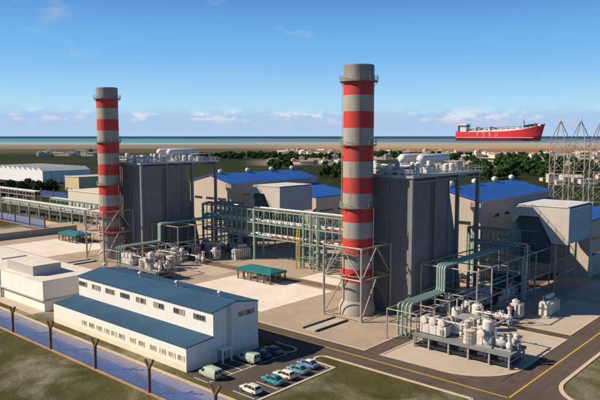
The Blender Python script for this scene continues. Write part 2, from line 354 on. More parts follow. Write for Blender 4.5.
# ------------------------------------------------------------------ geometry helpers
def wl(o):
    v = Vector((0, 0, 0))
    while o is not None: v = v + o.location; o = o.parent
    return v
def tag(o, label=None, cat=None, group=None, kind=None):
    if label: o['label'] = label
    if cat: o['category'] = cat
    if group: o['group'] = group
    if kind: o['kind'] = kind
    return o
def thing(name, label, cat, loc, group=None):
    o = bpy.data.objects.new(name, None); COL.objects.link(o); o.location = loc; o.empty_display_size = 0.5
    return tag(o, label, cat, group)
class MB:
    def __init__(s): s.v = []; s.f = []
    def add(s, vs, fs):
        n = len(s.v); s.v += [Vector(p) for p in vs]; s.f += [tuple(i + n for i in f) for f in fs]; return s
    def box(s, lo, hi):
        x0, y0, z0 = lo; x1, y1, z1 = hi
        return s.add([(x0, y0, z0), (x1, y0, z0), (x1, y1, z0), (x0, y1, z0), (x0, y0, z1), (x1, y0, z1), (x1, y1, z1), (x0, y1, z1)],
                     [(3, 2, 1, 0), (4, 5, 6, 7), (0, 1, 5, 4), (1, 2, 6, 5), (2, 3, 7, 6), (3, 0, 4, 7)])
    def bar(s, p0, p1, r, n=6, r2=None):
        p0, p1 = Vector(p0), Vector(p1); r2 = r if r2 is None else r2
        q = (p1 - p0).to_track_quat('Z', 'Y'); vs = []
        for p, rr in ((p0, r), (p1, r2)):
            for k in range(n):
                a = 2 * math.pi * (k + 0.5) / n; vs.append(p + q @ Vector((rr * math.cos(a), rr * math.sin(a), 0)))
        return s.add(vs, [(k, (k + 1) % n, n + (k + 1) % n, n + k) for k in range(n)] + [tuple(range(n))[::-1], tuple(range(n, 2 * n))])
    def path(s, pts, r, n=8):
        """bent pipe through the points, joints mitred"""
        pts = [Vector(p) for p in pts]; rings = []
        up = None
        for i, p in enumerate(pts):
            d = ((pts[min(i + 1, len(pts) - 1)] - p).normalized() + (p - pts[max(i - 1, 0)]).normalized()).normalized()
            if up is None: up = d.orthogonal().normalized()
            up = (up - d * up.dot(d)).normalized(); w = d.cross(up)
            k = 1.0
            if 0 < i < len(pts) - 1:
                k = 1.0 / max(0.5, d.dot((p - pts[i - 1]).normalized()))
            rings.append([p + (up * math.cos(2 * math.pi * j / n) + w * math.sin(2 * math.pi * j / n)) * r * (1 + (k - 1) * 0.5) for j in range(n)])
        vs = [q for rg in rings for q in rg]; fs = []
        for i in range(len(rings) - 1):
            for j in range(n): fs.append((i * n + j, i * n + (j + 1) % n, (i + 1) * n + (j + 1) % n, (i + 1) * n + j))
        fs += [tuple(range(n))[::-1], tuple(range(len(vs) - n, len(vs)))]
        return s.add(vs, fs)
    def prism(s, poly, axis, a, b):
        """poly in the plane across the axis ('x': (y,z), 'y': (x,z), 'z': (x,y)) from a to b"""
        def P(p, t): return {'x': (t, p[0], p[1]), 'y': (p[0], t, p[1]), 'z': (p[0], p[1], t)}[axis]
        n = len(poly)
        return s.add([P(p, a) for p in poly] + [P(p, b) for p in poly],
                     [tuple(range(n))[::-1], tuple(range(n, 2 * n))] + [(k, (k + 1) % n, n + (k + 1) % n, n + k) for k in range(n)])
    def lathe(s, prof, c, n=24, axis='z'):
        vs = []
        for r, z in prof:
            for k in range(n):
                a = 2 * math.pi * k / n; x, y = r * math.cos(a), r * math.sin(a)
                vs.append({'z': (c[0] + x, c[1] + y, c[2] + z), 'y': (c[0] + x, c[1] + z, c[2] + y), 'x': (c[0] + z, c[1] + x, c[2] + y)}[axis])
        fs = []
        for i in range(len(prof) - 1):
            for k in range(n): fs.append((i * n + k, i * n + (k + 1) % n, (i + 1) * n + (k + 1) % n, (i + 1) * n + k))
        fs += [tuple(range(n))[::-1], tuple(range(len(vs) - n, len(vs)))]
        return s.add(vs, fs)
    def sheet(s, poly, z): return s.add([(p[0], p[1], z) for p in poly], [tuple(range(len(poly)))])
    def build(s, name, mat, parent=None, smooth=False, keep=False):
        me = bpy.data.meshes.new(name)
        lo = Vector([min(p[i] for p in s.v) for i in range(3)]); hi = Vector([max(p[i] for p in s.v) for i in range(3)])
        c = Vector((0, 0, 0)) if keep else Vector(((lo.x + hi.x) / 2, (lo.y + hi.y) / 2, lo.z))
        me.from_pydata([tuple(p - c) for p in s.v], [], s.f)
        import bmesh
        bm = bmesh.new(); bm.from_mesh(me); bmesh.ops.recalc_face_normals(bm, faces=bm.faces); bm.to_mesh(me); bm.free()
        me.materials.append(MATS[mat])
        if smooth:
            for p in me.polygons: p.use_smooth = True
            me.set_sharp_from_angle(angle=R(40))
        o = bpy.data.objects.new(name, me); COL.objects.link(o)
        if parent: o.parent = parent; o.location = c - wl(parent)
        else: o.location = c
        return o
_cache = {}
def unit_mesh(kind, mat):
    k = (kind, mat)
    if k not in _cache:
        m = MB()
        if kind == 'box': m.box((-.5, -.5, -.5), (.5, .5, .5))
        else: m.bar((0, 0, -.5), (0, 0, .5), 1.0, 8)
        me = bpy.data.meshes.new(kind + '_' + mat); me.from_pydata([tuple(v) for v in m.v], [], m.f); me.materials.append(MATS[mat])
        if kind != 'box':
            for p in me.polygons: p.use_smooth = True
            me.set_sharp_from_angle(angle=R(50))
        _cache[k] = me
    return _cache[k]
def _piece(name, kind, c, q, sc, mat, parent):
    o = bpy.data.objects.new(name, unit_mesh(kind, mat)); COL.objects.link(o)
    if parent: o.parent = parent; c = Vector(c) - wl(parent)
    o.location = c; o.rotation_mode = 'QUATERNION'; o.rotation_quaternion = q; o.scale = sc
    return o
def bx(name, lo, hi, mat, parent=None):
    lo, hi = Vector(lo), Vector(hi)
    return _piece(name, 'box', (lo + hi) / 2, Quaternion(), hi - lo, mat, parent)
def rod(name, p0, p1, r, mat, parent=None):
    p0, p1 = Vector(p0), Vector(p1); d = p1 - p0
    return _piece(name, 'rod', (p0 + p1) / 2, d.to_track_quat('Z', 'Y'), (r, r, d.length), mat, parent)
def beam(name, p0, p1, w, h, mat, parent=None):
    p0, p1 = Vector(p0), Vector(p1); d = p1 - p0
    return _piece(name, 'box', (p0 + p1) / 2, d.to_track_quat('Z', 'Y'), (w, h, d.length), mat, parent)
def children(o): return [c for c in bpy.data.objects if c.parent == o]
def copy_tree(o, parent=None):
    c = o.copy(); COL.objects.link(c); c.parent = parent
    for ch in o.children: copy_tree(ch, c)
    return c
def struct(name, mb, mat, parent=None):
    o = mb.build(name, mat, parent)
    if not parent: o['kind'] = 'structure'
    return o
def arc(cx, cy, r, a0, a1, n=10): return [(cx + r * math.cos(R(a0 + (a1 - a0) * k / n)), cy + r * math.sin(R(a0 + (a1 - a0) * k / n))) for k in range(n + 1)]
def kerb(name, pts, w=0.45, h=0.13, mat='kerb_tan', closed=False):
    """raised kerb following a polyline (left side of the walk is the outside edge)"""
    P = [Vector((p[0], p[1], 0)) for p in pts]; n = len(P); L, Rr = [], []
    for i, p in enumerate(P):
        a = P[(i - 1) % n] if (closed or i > 0) else None; b = P[(i + 1) % n] if (closed or i < n - 1) else None
        d1 = (p - a).normalized() if a is not None else (b - p).normalized(); d2 = (b - p).normalized() if b is not None else d1
        d = (d1 + d2).normalized(); nn = Vector((-d.y, d.x, 0)); k = 1 / max(0.4, d.dot(d1))
        L.append(p + nn * w / 2 * k); Rr.append(p - nn * w / 2 * k)
    m = MB(); vs = []
    for i in range(n): vs += [(L[i].x, L[i].y, 0.0), (L[i].x, L[i].y, h), (Rr[i].x, Rr[i].y, h), (Rr[i].x, Rr[i].y, 0.0)]
    fs = []
    for i in range(n if closed else n - 1):
        j = (i + 1) % n
        for k in range(3): fs.append((i * 4 + k, j * 4 + k, j * 4 + k + 1, i * 4 + k + 1))
    if not closed: fs += [(0, 1, 2, 3), ((n - 1) * 4 + 3, (n - 1) * 4 + 2, (n - 1) * 4 + 1, (n - 1) * 4)]
    m.add(vs, fs); return struct(name, m, mat)
rnd = random.Random(7)

# coast frame: u metres seaward, v metres along the shore
SY, CY = math.sin(R(YAW)), math.cos(R(YAW))
def coast(u, v, z=0.0): return Vector((-SY * u + CY * v, CY * u + SY * v, z))

# ------------------------------------------------------------------ setting
def setting():
    m = MB(); us = [-300, -100, 0, 60, 120, 180, 260, 400, 600, 900, 1300, 1800, 2500, 3700]
    for i in range(len(us) - 1):
        for k in range(-8, 8):
            w0 = 300 + max(0, us[i]) * 0.9; w1 = 300 + max(0, us[i + 1]) * 0.9
            a = [coast(us[i], w0 * k / 4), coast(us[i], w0 * (k + 1) / 4), coast(us[i + 1], w1 * (k + 1) / 4), coast(us[i + 1], w1 * k / 4)]
            m.add(a, [(0, 1, 2, 3)])
    struct('ground', m, 'field')
    m = MB(); us = [3350, 4200, 5500, 7500, 11000, 17000, 28000, 50000, 95000]
    for i in range(len(us) - 1):
        for k in range(-8, 8):
            w0 = us[i] * 0.25; w1 = us[i + 1] * 0.25
            def wob(u, v): return u + (rnd_w(v) if u == 3350 else 0)
            a = [coast(wob(us[i], w0 * k), w0 * k, 0.4), coast(wob(us[i], w0 * (k + 1)), w0 * (k + 1), 0.4), coast(us[i + 1], w1 * (k + 1), 0.4), coast(us[i + 1], w1 * k, 0.4)]
            m.add(a, [(0, 1, 2, 3)])
    struct('sea', m, 'sea')
    Z1, Z2, Z3, Z4 = 0.012, 0.024, 0.036, 0.048
    # gravel yard of the plant
    m = MB()
    m.sheet([(-300, 102.9), (-74, 102.9), (-74, 300), (-300, 300)], Z1)
    m.sheet([(-70.1, 140.6), (-46.5, 140.6), (-46.5, 300), (-70.1, 300)], Z1)
    struct('gravel_yard', m, 'gravel')
    # asphalt
    m = MB()
    m.sheet([(-300, 95.3), (-46.4, 95.3), (-46.4, 102.9), (-300, 102.9)], Z2)
    m.sheet([(-46.4, 60), (-38.2, 60), (-38.2, 330), (-46.4, 330)], Z2)
    m.sheet([(-38.2, 95.3), (80, 95.3), (80, 103.7), (-38.2, 103.7)], Z2)
    m.add([(p[0], p[1], Z2) for p in [(-38.2, 103.7)] + arc(-29.6, 112.3, 8.6, 270, 180)], [tuple(range(12))])
    m.sheet([(-74, 102.9), (-70.1, 102.9), (-70.1, 300), (-74, 300)], Z2)
    m.sheet([(-70.1, 137.0), (-46.4, 137.0), (-46.4, 140.6), (-70.1, 140.6)], Z2)
    m.add([(p[0], p[1], Z2) for p in [(-46.4, 102.9)] + arc(-56.4, 113.6, 10.3, 0, -90)], [tuple(range(12))])
    road = struct('road', m, 'asphalt')
    m = MB(); m.sheet([(-91.2, 70.6), (-72.7, 70.6), (-72.7, 91.4), (-91.2, 91.4)], Z2)
    m.sheet([(-84.3, 91.4), (-78.9, 91.4), (-78.9, 95.3), (-84.3, 95.3)], Z2)
    lot = struct('car_park', m, 'asphalt_lot')
    # painted lines
    MB().sheet([(-300, 99.35), (-42.5, 99.35), (-42.2, 99.65), (-300, 99.65)], Z3).build('yellow_line', 'line_yellow', road)
    MB().sheet([(-42.5, 99.35), (-42.2, 99.65), (-42.2, 330), (-42.5, 330)], Z3).build('yellow_line', 'line_yellow', road)
    for y in [70.9, 74.4, 76.7, 79.1, 81.6, 84.5, 87.8, 91.2]:
        MB().sheet([(-90.2 if y > 71 else -88.4, y - .09), (-84.6, y - .09), (-84.6, y + .09), (-90.2 if y > 71 else -88.4, y + .09)], Z3).build('bay_line', 'line_white', lot)
    MB().sheet([(-84.6, 71.2), (-84.4, 71.2), (-84.4, 91.2), (-84.6, 91.2)], Z3).build('bay_line', 'line_white', lot)
    for y in [71.4, 75.0, 76.9, 80.3, 83.3, 86.7, 90.4]:
        MB().sheet([(-78.6, y - .09), (-73.4, y - .09), (-73.4, y + .09), (-78.6, y + .09)], Z3).build('bay_line', 'line_white', lot)
    # pads
    m = MB(); p1 = [(-70.1, 102.9)] + arc(-56.4, 113.6, 10.3, -90, 0)[0:] + [(-46.1, 137), (-70.1, 137)]
    p1[1] = (-56.4, 103.3); p1[0] = (-70.1, 103.0)
    m.sheet(p1, Z3); struct('equipment_pad', m, 'paving')
    kerb('pad_kerb', p1, 0.4, 0.12, 'kerb_tan', closed=True)
    p2 = [(-57, 140.8), (-46.6, 140.8), (-46.6, 172), (-57, 172)]
    m = MB(); m.sheet(p2, Z3); struct('transformer_pad', m, 'paving'); kerb('pad_kerb', p2, 0.4, 0.12, 'kerb_tan', closed=True)
    p3 = [(-60, 176), (-46.6, 176), (-46.6, 200), (-60, 200)]
    m = MB(); m.sheet(p3, Z3); struct('turbine_pad', m, 'paving')
    for dx in (0, -108.5):
        m = MB(); m.sheet([(-145.5 + dx, 109.5), (-110 + dx, 109.5), (-110 + dx, 137.5), (-145.5 + dx, 137.5)], Z3); struct('concrete_apron', m, 'concrete')
        m = MB(); m.sheet([(-128 + dx, 143.8), (-106 + dx, 143.8), (-106 + dx, 155), (-128 + dx, 155)], Z3); struct('concrete_apron', m, 'concrete')
    m = MB(); m.sheet([(-180, 128), (-150, 128), (-150, 138.4), (-180, 138.4)], Z3); struct('equipment_pad', m, 'paving')
    m = MB(); m.sheet([(-300, 139.0), (-110, 139.0), (-104, 143.2), (-300, 143.2)], Z2); struct('service_track', m, 'dirt_track')
    m = MB(); m.sheet([(-186, 110), (-181.5, 110), (-181.5, 138.6), (-186, 138.6)], Z2); struct('service_track', m, 'dirt_track')
    # footpath inside the fence, and sandy strip by the flat-roofed block
    m = MB(); m.sheet([(-330, 62.3), (-72.9, 62.3), (-72.9, 69.3), (-330, 69.3)], Z1); struct('footpath', m, 'sand_path')
    m = MB(); m.sheet([(-420, 148), (-300, 148), (-300, 158), (-420, 158)], Z1); struct('sand_path', m, 'sand_path')
    m = MB(); m.sheet([(-300, 71), (-150, 71), (-150, 95.2), (-300, 95.2)], Z1); struct('paved_yard', m, 'paving')
    # kerbs
    kerb('kerb', [(-72.5, 60), (-72.5, 91.3), (-78.6, 91.5)], 0.5)
    kerb('kerb', arc(-77.0, 93.4, 1.7, 240, 90, 8) + [(-46.6, 95.1)], 0.55)
    kerb('kerb', [(-46.6, 95.1), (-46.6, 60)], 0.5)
    kerb('kerb', [(80, 103.9)] + arc(-29.4, 112.5, 8.6, 270, 180) + [(-38.0, 330)], 0.7)
    kerb('kerb', [(-300, 103.1), (-74.2, 103.1), (-74.2, 128)], 0.35, 0.1)
    kerb('kerb', [(-91.0, 94.9)] + arc(-86.0, 93.2, 1.7, 90, -90, 8) + [(-91.0, 91.5)], 0.4)
def rnd_w(v): return 60 * math.sin(v * 0.004) + 35 * math.sin(v * 0.011 + 1)
setting()

# ------------------------------------------------------------------ fences
def fence(name, label, posts, y, h=4.55, top=6.0, n_wire=9):
    t = thing(name, label, 'fence', (posts[0], y, 0))
    for x in posts:
        p = MB(); p.bar((x, y, 0), (x, y, h), 0.33, 8, 0.30); p = p.build('post', 'post_brown', t)
        for sx in (-1, 1):
            MB().bar((x, y, h - 0.15), (x + sx * 1.0, y + 0.12 * sx, top - (0.25 if sx < 0 else 0)), 0.26, 8, 0.23).build('arm', 'post_brown', p)
    for a, b in zip(posts[:-1], posts[1:]):
        mp = MB().add([(a + .2, y, 0.15), (b - .2, y, 0.15), (b - .2, y, h - .1), (a + .2, y, h - .1)], [(0, 1, 2, 3)]).build('mesh_panel', 'blue_mesh', t)
        w = MB()
        for k in range(n_wire + 1): z = 0.2 + (h - 0.35) * k / n_wire; w.bar((a, y - .02, z), (b, y - .02, z), 0.022, 4)
        w.build('wire', 'blue_wire', mp)
    bx('kerb', (posts[0] - .4, y - .35, 0), (posts[-1] + .4, y + .3, 0.28), 'fence_kerb', t)
    return t
fence('perimeter_fence', 'blue mesh fence with brown forked posts along the foreground lawn', [-188.6 + 16.75 * k for k in range(9)], 61.3)
fence('boundary_fence', 'distant blue mesh fence with forked posts left of the plant', [-376 + 15 * k for k in range(7)], 143.5)
fence('boundary_fence', 'far blue fence by the dark shrubs and pale buildings at left', [-500 + 18 * k for k in range(8)], 222.0)
def low_wall():
    t = thing('boundary_wall', 'long low grey concrete wall left of the banded chimneys', 'wall', (-269, 128, 0))
    for k in range(9): bx('wall_panel', (-269.3, 96 + 6 * k + .03, 0), (-268.8, 102 + 6 * k - .03, 2.5), 'concrete_wall', t)
    bx('coping', (-269.5, 95.8, 2.5), (-268.6, 150.2, 2.75), 'concrete_wall', t)
low_wall()

# ------------------------------------------------------------------ blue-roofed workshop
def window(parent, lo, hi, axis, panes, frame='machine_grey', glass='glass_pane'):
    """framed strip window set proud of a wall; axis = way the wall runs"""
    (a0, z0), (a1, z1), w = lo, hi, parent[1]; par = parent[0]
    m = MB(); ft = 0.09
    def b(m, s0, s1, q0, q1, d0, d1):
        if axis == 'x': m.box((s0, w - d1, q0), (s1, w - d0, q1))
        else: m.box((w + d0, s0, q0), (w + d1, s1, q1))
    b(m, a0, a1, z0, z0 + ft, -.05, .10); b(m, a0, a1, z1 - ft, z1, -.05, .10)
    for k in range(panes + 1):
        s = a0 + (a1 - a0 - ft) * k / panes; b(m, s, s + ft, z0 + ft, z1 - ft, -.05, .10)
    fr = m.build('window', frame, par)
    for k in range(panes):
        s0 = a0 + (a1 - a0 - ft) * k / panes + ft; s1 = a0 + (a1 - a0 - ft) * (k + 1) / panes
        g = MB(); b(g, s0, s1, z0 + ft, z1 - ft, .015, .04); g.build('pane', glass, fr)
    return fr
def workshop():
    x0, x1 = -140, -91.3; yf, ym, yb = 71.6, 78.1, 90.0; yr = 84.0
    t = thing('workshop', 'white clad building with two-level slate blue roof beside the car park', 'building', (-115.6, 80.8, 0))
    MB().prism([(ym, 1.2), (yb, 1.2), (yb, 9.75), (yr, 10.75), (ym, 9.75)], 'x', x0, x1).build('wall', 'white_clad', t)
    MB().prism([(yf, 1.2), (ym - .003, 1.2), (ym - .003, 4.95), (yf, 4.45)], 'x', x0 - .002, x1 + .002).build('annex_wall', 'white_clad', t)
    bx('plinth', (x0 - .02, yf - .05, 0), (x1 + .06, yb + .05, 1.2), 'cream_plinth', t)
    rf = MB().prism([(ym - .15, 9.74), (ym - .15, 9.92), (yr, 10.98), (yb + .15, 9.92), (yb + .15, 9.74), (yr, 10.8)], 'x', x0 - .12, x1 + .12).build('roof', 'slate_blue_roof', t)
    MB().prism([(yr - .35, 10.9), (yr + .35, 10.9), (yr + .3, 11.05), (yr - .3, 11.05)], 'x', x0 - .14, x1 + .14).build('ridge_cap', 'slate_blue_roof', rf)
    for x in (-138, -123.2, -109.8, -96.0):
        v = MB().lathe([(.16, 0), (.16, .5), (.42, .62), (.5, .85), (.42, 1.05), (.15, 1.2)], (x, yr - .1, 11.1), 14).build('roof_vent', 'machine_white', t, smooth=True)
    MB().prism([(yf - .15, 4.46), (yf - .15, 4.62), (ym - .005, 5.2), (ym - .005, 4.98)], 'x', x0 - .12, x1 + .14).build('annex_roof', 'slate_blue_roof', t)
    for x in (-138.0, -132.2, -126.5, -120.6, -114.6, -108.3, -101.6, -95.3):
        window((t, ym), (x - 1.75, 7.6), (x + 1.75, 8.75), 'x', 4)
    for x in (-126.6, -123.6, -120.6, -117.7, -114.9, -112.1, -108.2, -105.2, -101.4, -98.4, -95.5, -92.8):
        window((t, yf), (x - .95, 1.85), (x + .95, 2.95), 'x', 2, 'cream_plinth', 'glass_cream')
    window((t, x1), (84.6, 7.6), (88.9, 8.6), 'y', 4)
    bx('downpipe', (x1 + .003, 81.7, 0.1), (x1 + .30, 82.5, 10.3), 'cream_clad', t)
    d = MB().box((x1 + .06, 79.1, 0.05), (x1 + .16, 80.9, 2.4)).build('door', 'machine_grey', t)
    MB().box((x1 + .16, 80.6, 1.1), (x1 + .24, 80.7, 1.3)).build('handle', 'machine_dark', d)
    cn = MB().box((x1 + .07, 78.7, 2.6), (x1 + 1.9, 81.3, 2.85)).build('door_canopy', 'white_panel', t)
    for y in (78.9, 81.1): MB().box((x1 + 1.6, y - .12, 0), (x1 + 1.84, y + .12, 2.6)).build('post', 'white_panel', cn)
    bx('gutter', (x0 - .1, ym - .30, 9.66), (x1 + .1, ym - .16, 9.84), 'slate_blue_roof', t)
workshop()
def flat_block():
    t = thing('flat_roof_block', 'white flat-roofed two-storey block with overhanging upper floor beside blue roof', 'building', (-170, 80, 0))
    X0, X1, Y0, Y1 = -222, -149.3, 73.8, 89.2
    bx('lower_wall', (X0 + 1, Y0 + .5, 0), (X1 - .6, Y1 - .5, 2.75), 'white_panel', t)
    bx('floor_slab', (X0 - .2, Y0 - .3, 2.75), (X1 + .3, Y1 + .2, 3.05), 'roof_box', t)
    k = 0; xs = [X0, -206, -190, -173, X1]
    for a, b in zip(xs[:-1], xs[1:]): bx('wall_panel', (a + .08, Y0, 3.05), (b - .08, Y0 + .35, 7.55), 'white_panel', t)
    for x in xs[1:-1]: bx('joint_post', (x - .25, Y0 - .12, 0), (x + .25, Y0 + .3, 7.5), 'machine_grey', t)
    bx('end_wall', (X1 - .43, Y0 + .355, 3.05), (X1 - .082, Y1, 7.55), 'white_clad', t)
    bx('core_wall', (X0, Y0 + .36, 3.05), (X1 - .435, Y1 - .002, 7.4), 'white_panel', t)
    bx('roof', (X0 - .1, Y0 - .1, 7.55), (X1 + .05, Y1 + .1, 7.8), 'roof_membrane', t)
    bx('roof_house', (-171, 75.0, 7.8), (-156.6, 82.5, 10.2), 'roof_box', t)
    bx('roof_house_cap', (-171.1, 74.9, 10.2), (-156.5, 82.6, 10.35), 'roof_membrane', t)
    for x in (-178.5, -185.0): bx('upstand', (x - .2, 79.5, 7.8), (x + .2, 86.8, 8.05), 'machine_grey', t)
flat_block()

# ------------------------------------------------------------------ cars
def loft(secs):
    """secs: list of (x, [(y,z)...]) half sections from bottom to top centre; mirrored"""
    m = MB(); n = len(secs[0][1]); vs = []
    full = 2 * n
    for x, pts in secs:
        vs += [(x, -y, z) for y, z in pts] + [(x, y, z) for y, z in reversed(pts)]
    fs = []
    for i in range(len(secs) - 1):
        for k in range(full): fs.append((i * full + k, i * full + (k + 1) % full, (i + 1) * full + (k + 1) % full, (i + 1) * full + k))
    fs += [tuple(range(full)), tuple(range(len(vs) - full, len(vs)))[::-1]]
    return m.add(vs, fs)
def wheels(t, xs, w, r=0.33):
    for x in xs:
        for s in (-1, 1):
            wh = MB().lathe([(r * .55, -.1), (r, -.09), (r, .09), (r * .55, .1)], (x, s * (w - .10), r), 16, 'y').build('wheel', 'tyre', t, smooth=True)
            MB().lathe([(r * .6, -.115), (r * .6, .115)], (x, s * (w - .10), r), 12, 'y').build('rim', 'rim', wh)
def make_car(name, label, paint, roof=None, wagon=False):
    t = thing(name, label, 'car', (0, 0, 0), 'cars in the car park')
    def sec(x, w, zb, zm, zt): return (x, [(w * .82, zb), (w * .98, zb + .12), (w, zm), (w * .97, zm + .16), (w * .86, zt), (0.001, zt + .03)])
    B = [sec(2.24, .50, .36, .45, .56), sec(2.17, .68, .27, .46, .66), sec(2.0, .80, .22, .48, .73), sec(1.6, .88, .19, .51, .81), sec(1.1, .90, .18, .53, .90), sec(0, .915, .18, .54, .95), sec(-1.0, .91, .18, .54, .97),
         sec(-1.7, .88, .20, .53, .95 if not wagon else .98), sec(-2.05, .80, .25, .51, .88 if not wagon else .96), sec(-2.18, .68, .33, .50, .78), sec(-2.23, .50, .40, .48, .64)]
    body = loft(B).build('body', paint, t, smooth=True)
    rear = -2.0 if wagon else -1.72; rtop = -1.7 if wagon else -.98
    def gs(x, zt, wt): return (x, [(.81, .92), (.5 * (.81 + wt) + .03, .5 * (.92 + zt)), (wt, zt - .03), (wt * .55, zt + .015), (.001, zt + .03)])
    G = [gs(1.14, .945, .76), gs(.72, 1.19, .72), gs(.30, 1.365, .66), gs(-.05, 1.42, .65), gs(-.5, 1.44, .65), gs(rtop, 1.38, .63), gs((rear + rtop) / 2, 1.22, .68), gs(rear, .97, .74)]
    loft(G).build('window_band', 'glass_dark', t, smooth=True)
    Rf = [(x_, [(w_, z_ - .05), (w_ * .96, z_ - .01), (w_ * .55, z_ + .03), (.001, z_ + .045)]) for x_, w_, z_ in ((.30, .65, 1.37), (-.05, .655, 1.425), (-.5, .655, 1.445), (rtop - .02, .635, 1.385))]
    loft(Rf).build('roof', roof or paint, t, smooth=True)
    pl = MB()
    for s in (-1, 1):
        pl.path([(1.12, s * .79, .93), (.72, s * .735, 1.17), (.28, s * .655, 1.36)], .04, 6); pl.bar((-.15, s * .815, .94), (-.2, s * .66, 1.41), .05, 6); pl.path([(rear + .05, s * .77, .95), ((rear + rtop) / 2, s * .70, 1.2), (rtop, s * .64, 1.37)], .07, 6)
        if wagon: pl.bar((-1.1, s * .815, .94), (-1.1, s * .66, 1.40), .05, 6)
    pl.build('pillar', paint, t)
    wheels(t, (1.38, -1.36), .90)
    for s in (-1, 1):
        MB().box((2.02, s * .62 - .17, .56), (2.19, s * .62 + .17, .70)).build('headlight', 'lamp_clear', t)
        MB().box((-2.215, s * .66 - .12, .62), (-2.08, s * .66 + .12, .80)).build('tail_light', 'lamp_red', t)
        MB().box((.62, s * .98 - .08, .92), (.80, s * .98 + .08, 1.06)).build('mirror', paint, t)
    MB().box((2.08, -.7, .28), (2.27, .7, .42)).build('bumper', 'machine_dark', t); MB().box((-2.25, -.72, .30), (-2.1, .72, .44)).build('bumper', 'machine_dark', t)
    return t
def make_van(name, label, paint):
    t = thing(name, label, 'van', (0, 0, 0), 'vans in the car park')
    def sec(x, w, zb, zt, wt): return (x, [(w * .9, zb), (w, zb + .2), (w, .95), (w * .97, min(zt - .15, 1.5)), (wt, zt - .05), (.001, zt)])
    S = [sec(2.3, .70, .38, .80, .55), sec(2.2, .86, .28, .98, .70), sec(1.75, .92, .24, 1.12, .78), sec(1.55, .93, .22, 1.22, .78), sec(.95, .94, .22, 1.86, .72), sec(.5, .94, .22, 1.98, .76), sec(-2.1, .94, .24, 1.98, .76), sec(-2.28, .92, .30, 1.90, .74)]
    loft(S).build('body', paint, t, smooth=True)
    MB().add([(1.57, -.70, 1.25), (1.57, .70, 1.25), (1.02, .66, 1.80), (1.02, -.66, 1.80)], [(0, 1, 2, 3)]).build('windscreen', 'glass_dark', t).location.x += .035
    for s in (-1, 1):
        MB().prism([(1.25, 1.12), (.55, 1.12), (.55, 1.66), (.95, 1.66)], 'y', s * .935, s * .955).build('side_window', 'glass_dark', t)
        MB().box((2.12, s * .66 - .16, .66), (2.29, s * .66 + .16, .84)).build('headlight', 'lamp_clear', t)
        MB().box((-2.31, s * .80 - .08, .75), (-2.2, s * .80 + .08, 1.15)).build('tail_light', 'lamp_red', t)
        MB().box((-2.30, s * .38 - .30, 1.15), (-2.262, s * .38 + .30, 1.65)).build('rear_window', 'glass_dark', t)
        MB().box((1.15, s * 1.03 - .08, 1.12), (1.28, s * 1.03 + .08, 1.34)).build('mirror', 'machine_dark', t)
    wheels(t, (1.5, -1.4), .93, .35)
    MB().box((2.2, -.72, .3), (2.37, .72, .46)).build('bumper', 'machine_dark', t); MB().box((-2.36, -.74, .32), (-2.25, .74, .48)).build('bumper', 'machine_dark', t)
    return t
def park(o, x, y, a=180): o.location = (x, y, 0.03); o.rotation_euler = (0, 0, R(a))
park(make_van('van', 'pale mint van parked nearest the fence by the workshop end wall', 'paint_mint'), -86.3, 73.0, 178)
v = copy_tree(bpy.data.objects['van']); v['label'] = 'pale mint van parked beside the dark navy car'; park(v, -87.0, 83.2, 181)
park(make_car('car', 'dark navy car parked between mint van and steel blue car', 'paint_navy'), -86.8, 86.4, 179)
park(make_car('car', 'steel blue car farthest along the building side of the car park', 'paint_steel'), -86.9, 89.5, 182)
park(make_car('estate_car', 'cream estate car nearest the fence in the outer parking row', 'paint_white', 'paint_cream', True), -76.0, 73.1, 176)
park(make_car('car', 'deep teal car parked next to the white-roofed cream estate', 'paint_teal'), -76.0, 78.5, 179)
park(make_car('estate_car', 'cream estate car parked between the two teal cars', 'paint_cream', 'paint_white', True), -76.2, 81.6, 181)
park(make_car('car', 'paler teal car parked beside the light blue car', 'paint_teal_pale'), -76.1, 85.1, 180)
park(make_car('car', 'light blue car at the corner of the kerbed lawn', 'paint_blue', 'paint_white'), -76.6, 88.5, 178)

# ------------------------------------------------------------------ equipment pieces
def railing(parent, pts, z, h=1.1, mat='steel_grey', r=0.05, step=1.8, closed=True):
    m = MB(); n = len(pts)
    for i in range(n if closed else n - 1):
        a = Vector((*pts[i], z)); b = Vector((*pts[(i + 1) % n], z))
        for k in (h, h * .55): m.bar(a + Vector((0, 0, k)), b + Vector((0, 0, k)), r, 4)
        q = max(1, int((b - a).length / step))
        for j in range(q): p = a + (b - a) * j / q; m.bar(p, p + Vector((0, 0, h)), r, 4)
    return m.build('railing', mat, parent)
def triple_cooler(x, y, z, label):
    t = thing('cooler_skid', label, 'cooler', (x, y, z))
    bx('casing', (x - 3.1, y - 1.4, z + .15), (x + 3.1, y + 1.4, z + 2.1), 'machine_white', t)
    bx('skid', (x - 3.2, y - 1.5, z), (x + 3.2, y + 1.5, z + .15), 'machine_dark', t)
    for k in (-2, 0, 2):
        c = MB().lathe([(.2, -1.6), (.75, -1.5), (.85, -1.2), (.85, 1.2), (.75, 1.5), (.2, 1.6)], (x + k, y, z + 2.75), 14, 'y').build('drum', 'machine_white', t, smooth=True)
        MB().lathe([(.88, -.08), (.88, .08)], (x + k, y - .7, z + 2.75), 14, 'y').build('band', 'machine_dark', c); MB().lathe([(.88, -.08), (.88, .08)], (x + k, y + .7, z + 2.75), 14, 'y').build('band', 'machine_dark', c)
    for k in range(4): bx('rib', (x - 2.4 + k * 1.6, y - 1.46, z + .2), (x - 2.28 + k * 1.6, y - 1.4, z + 2.05), 'machine_grey', t)
    bx('control_box', (x + 1.9, y - 1.62, z + .5), (x + 2.6, y - 1.4, z + 1.5), 'machine_blue', t)
    for k in (-1, 1): bx('vent', (x + k - .35, y - .35, z + 2.1), (x + k + .35, y + .35, z + 2.6), 'machine_dark', t)
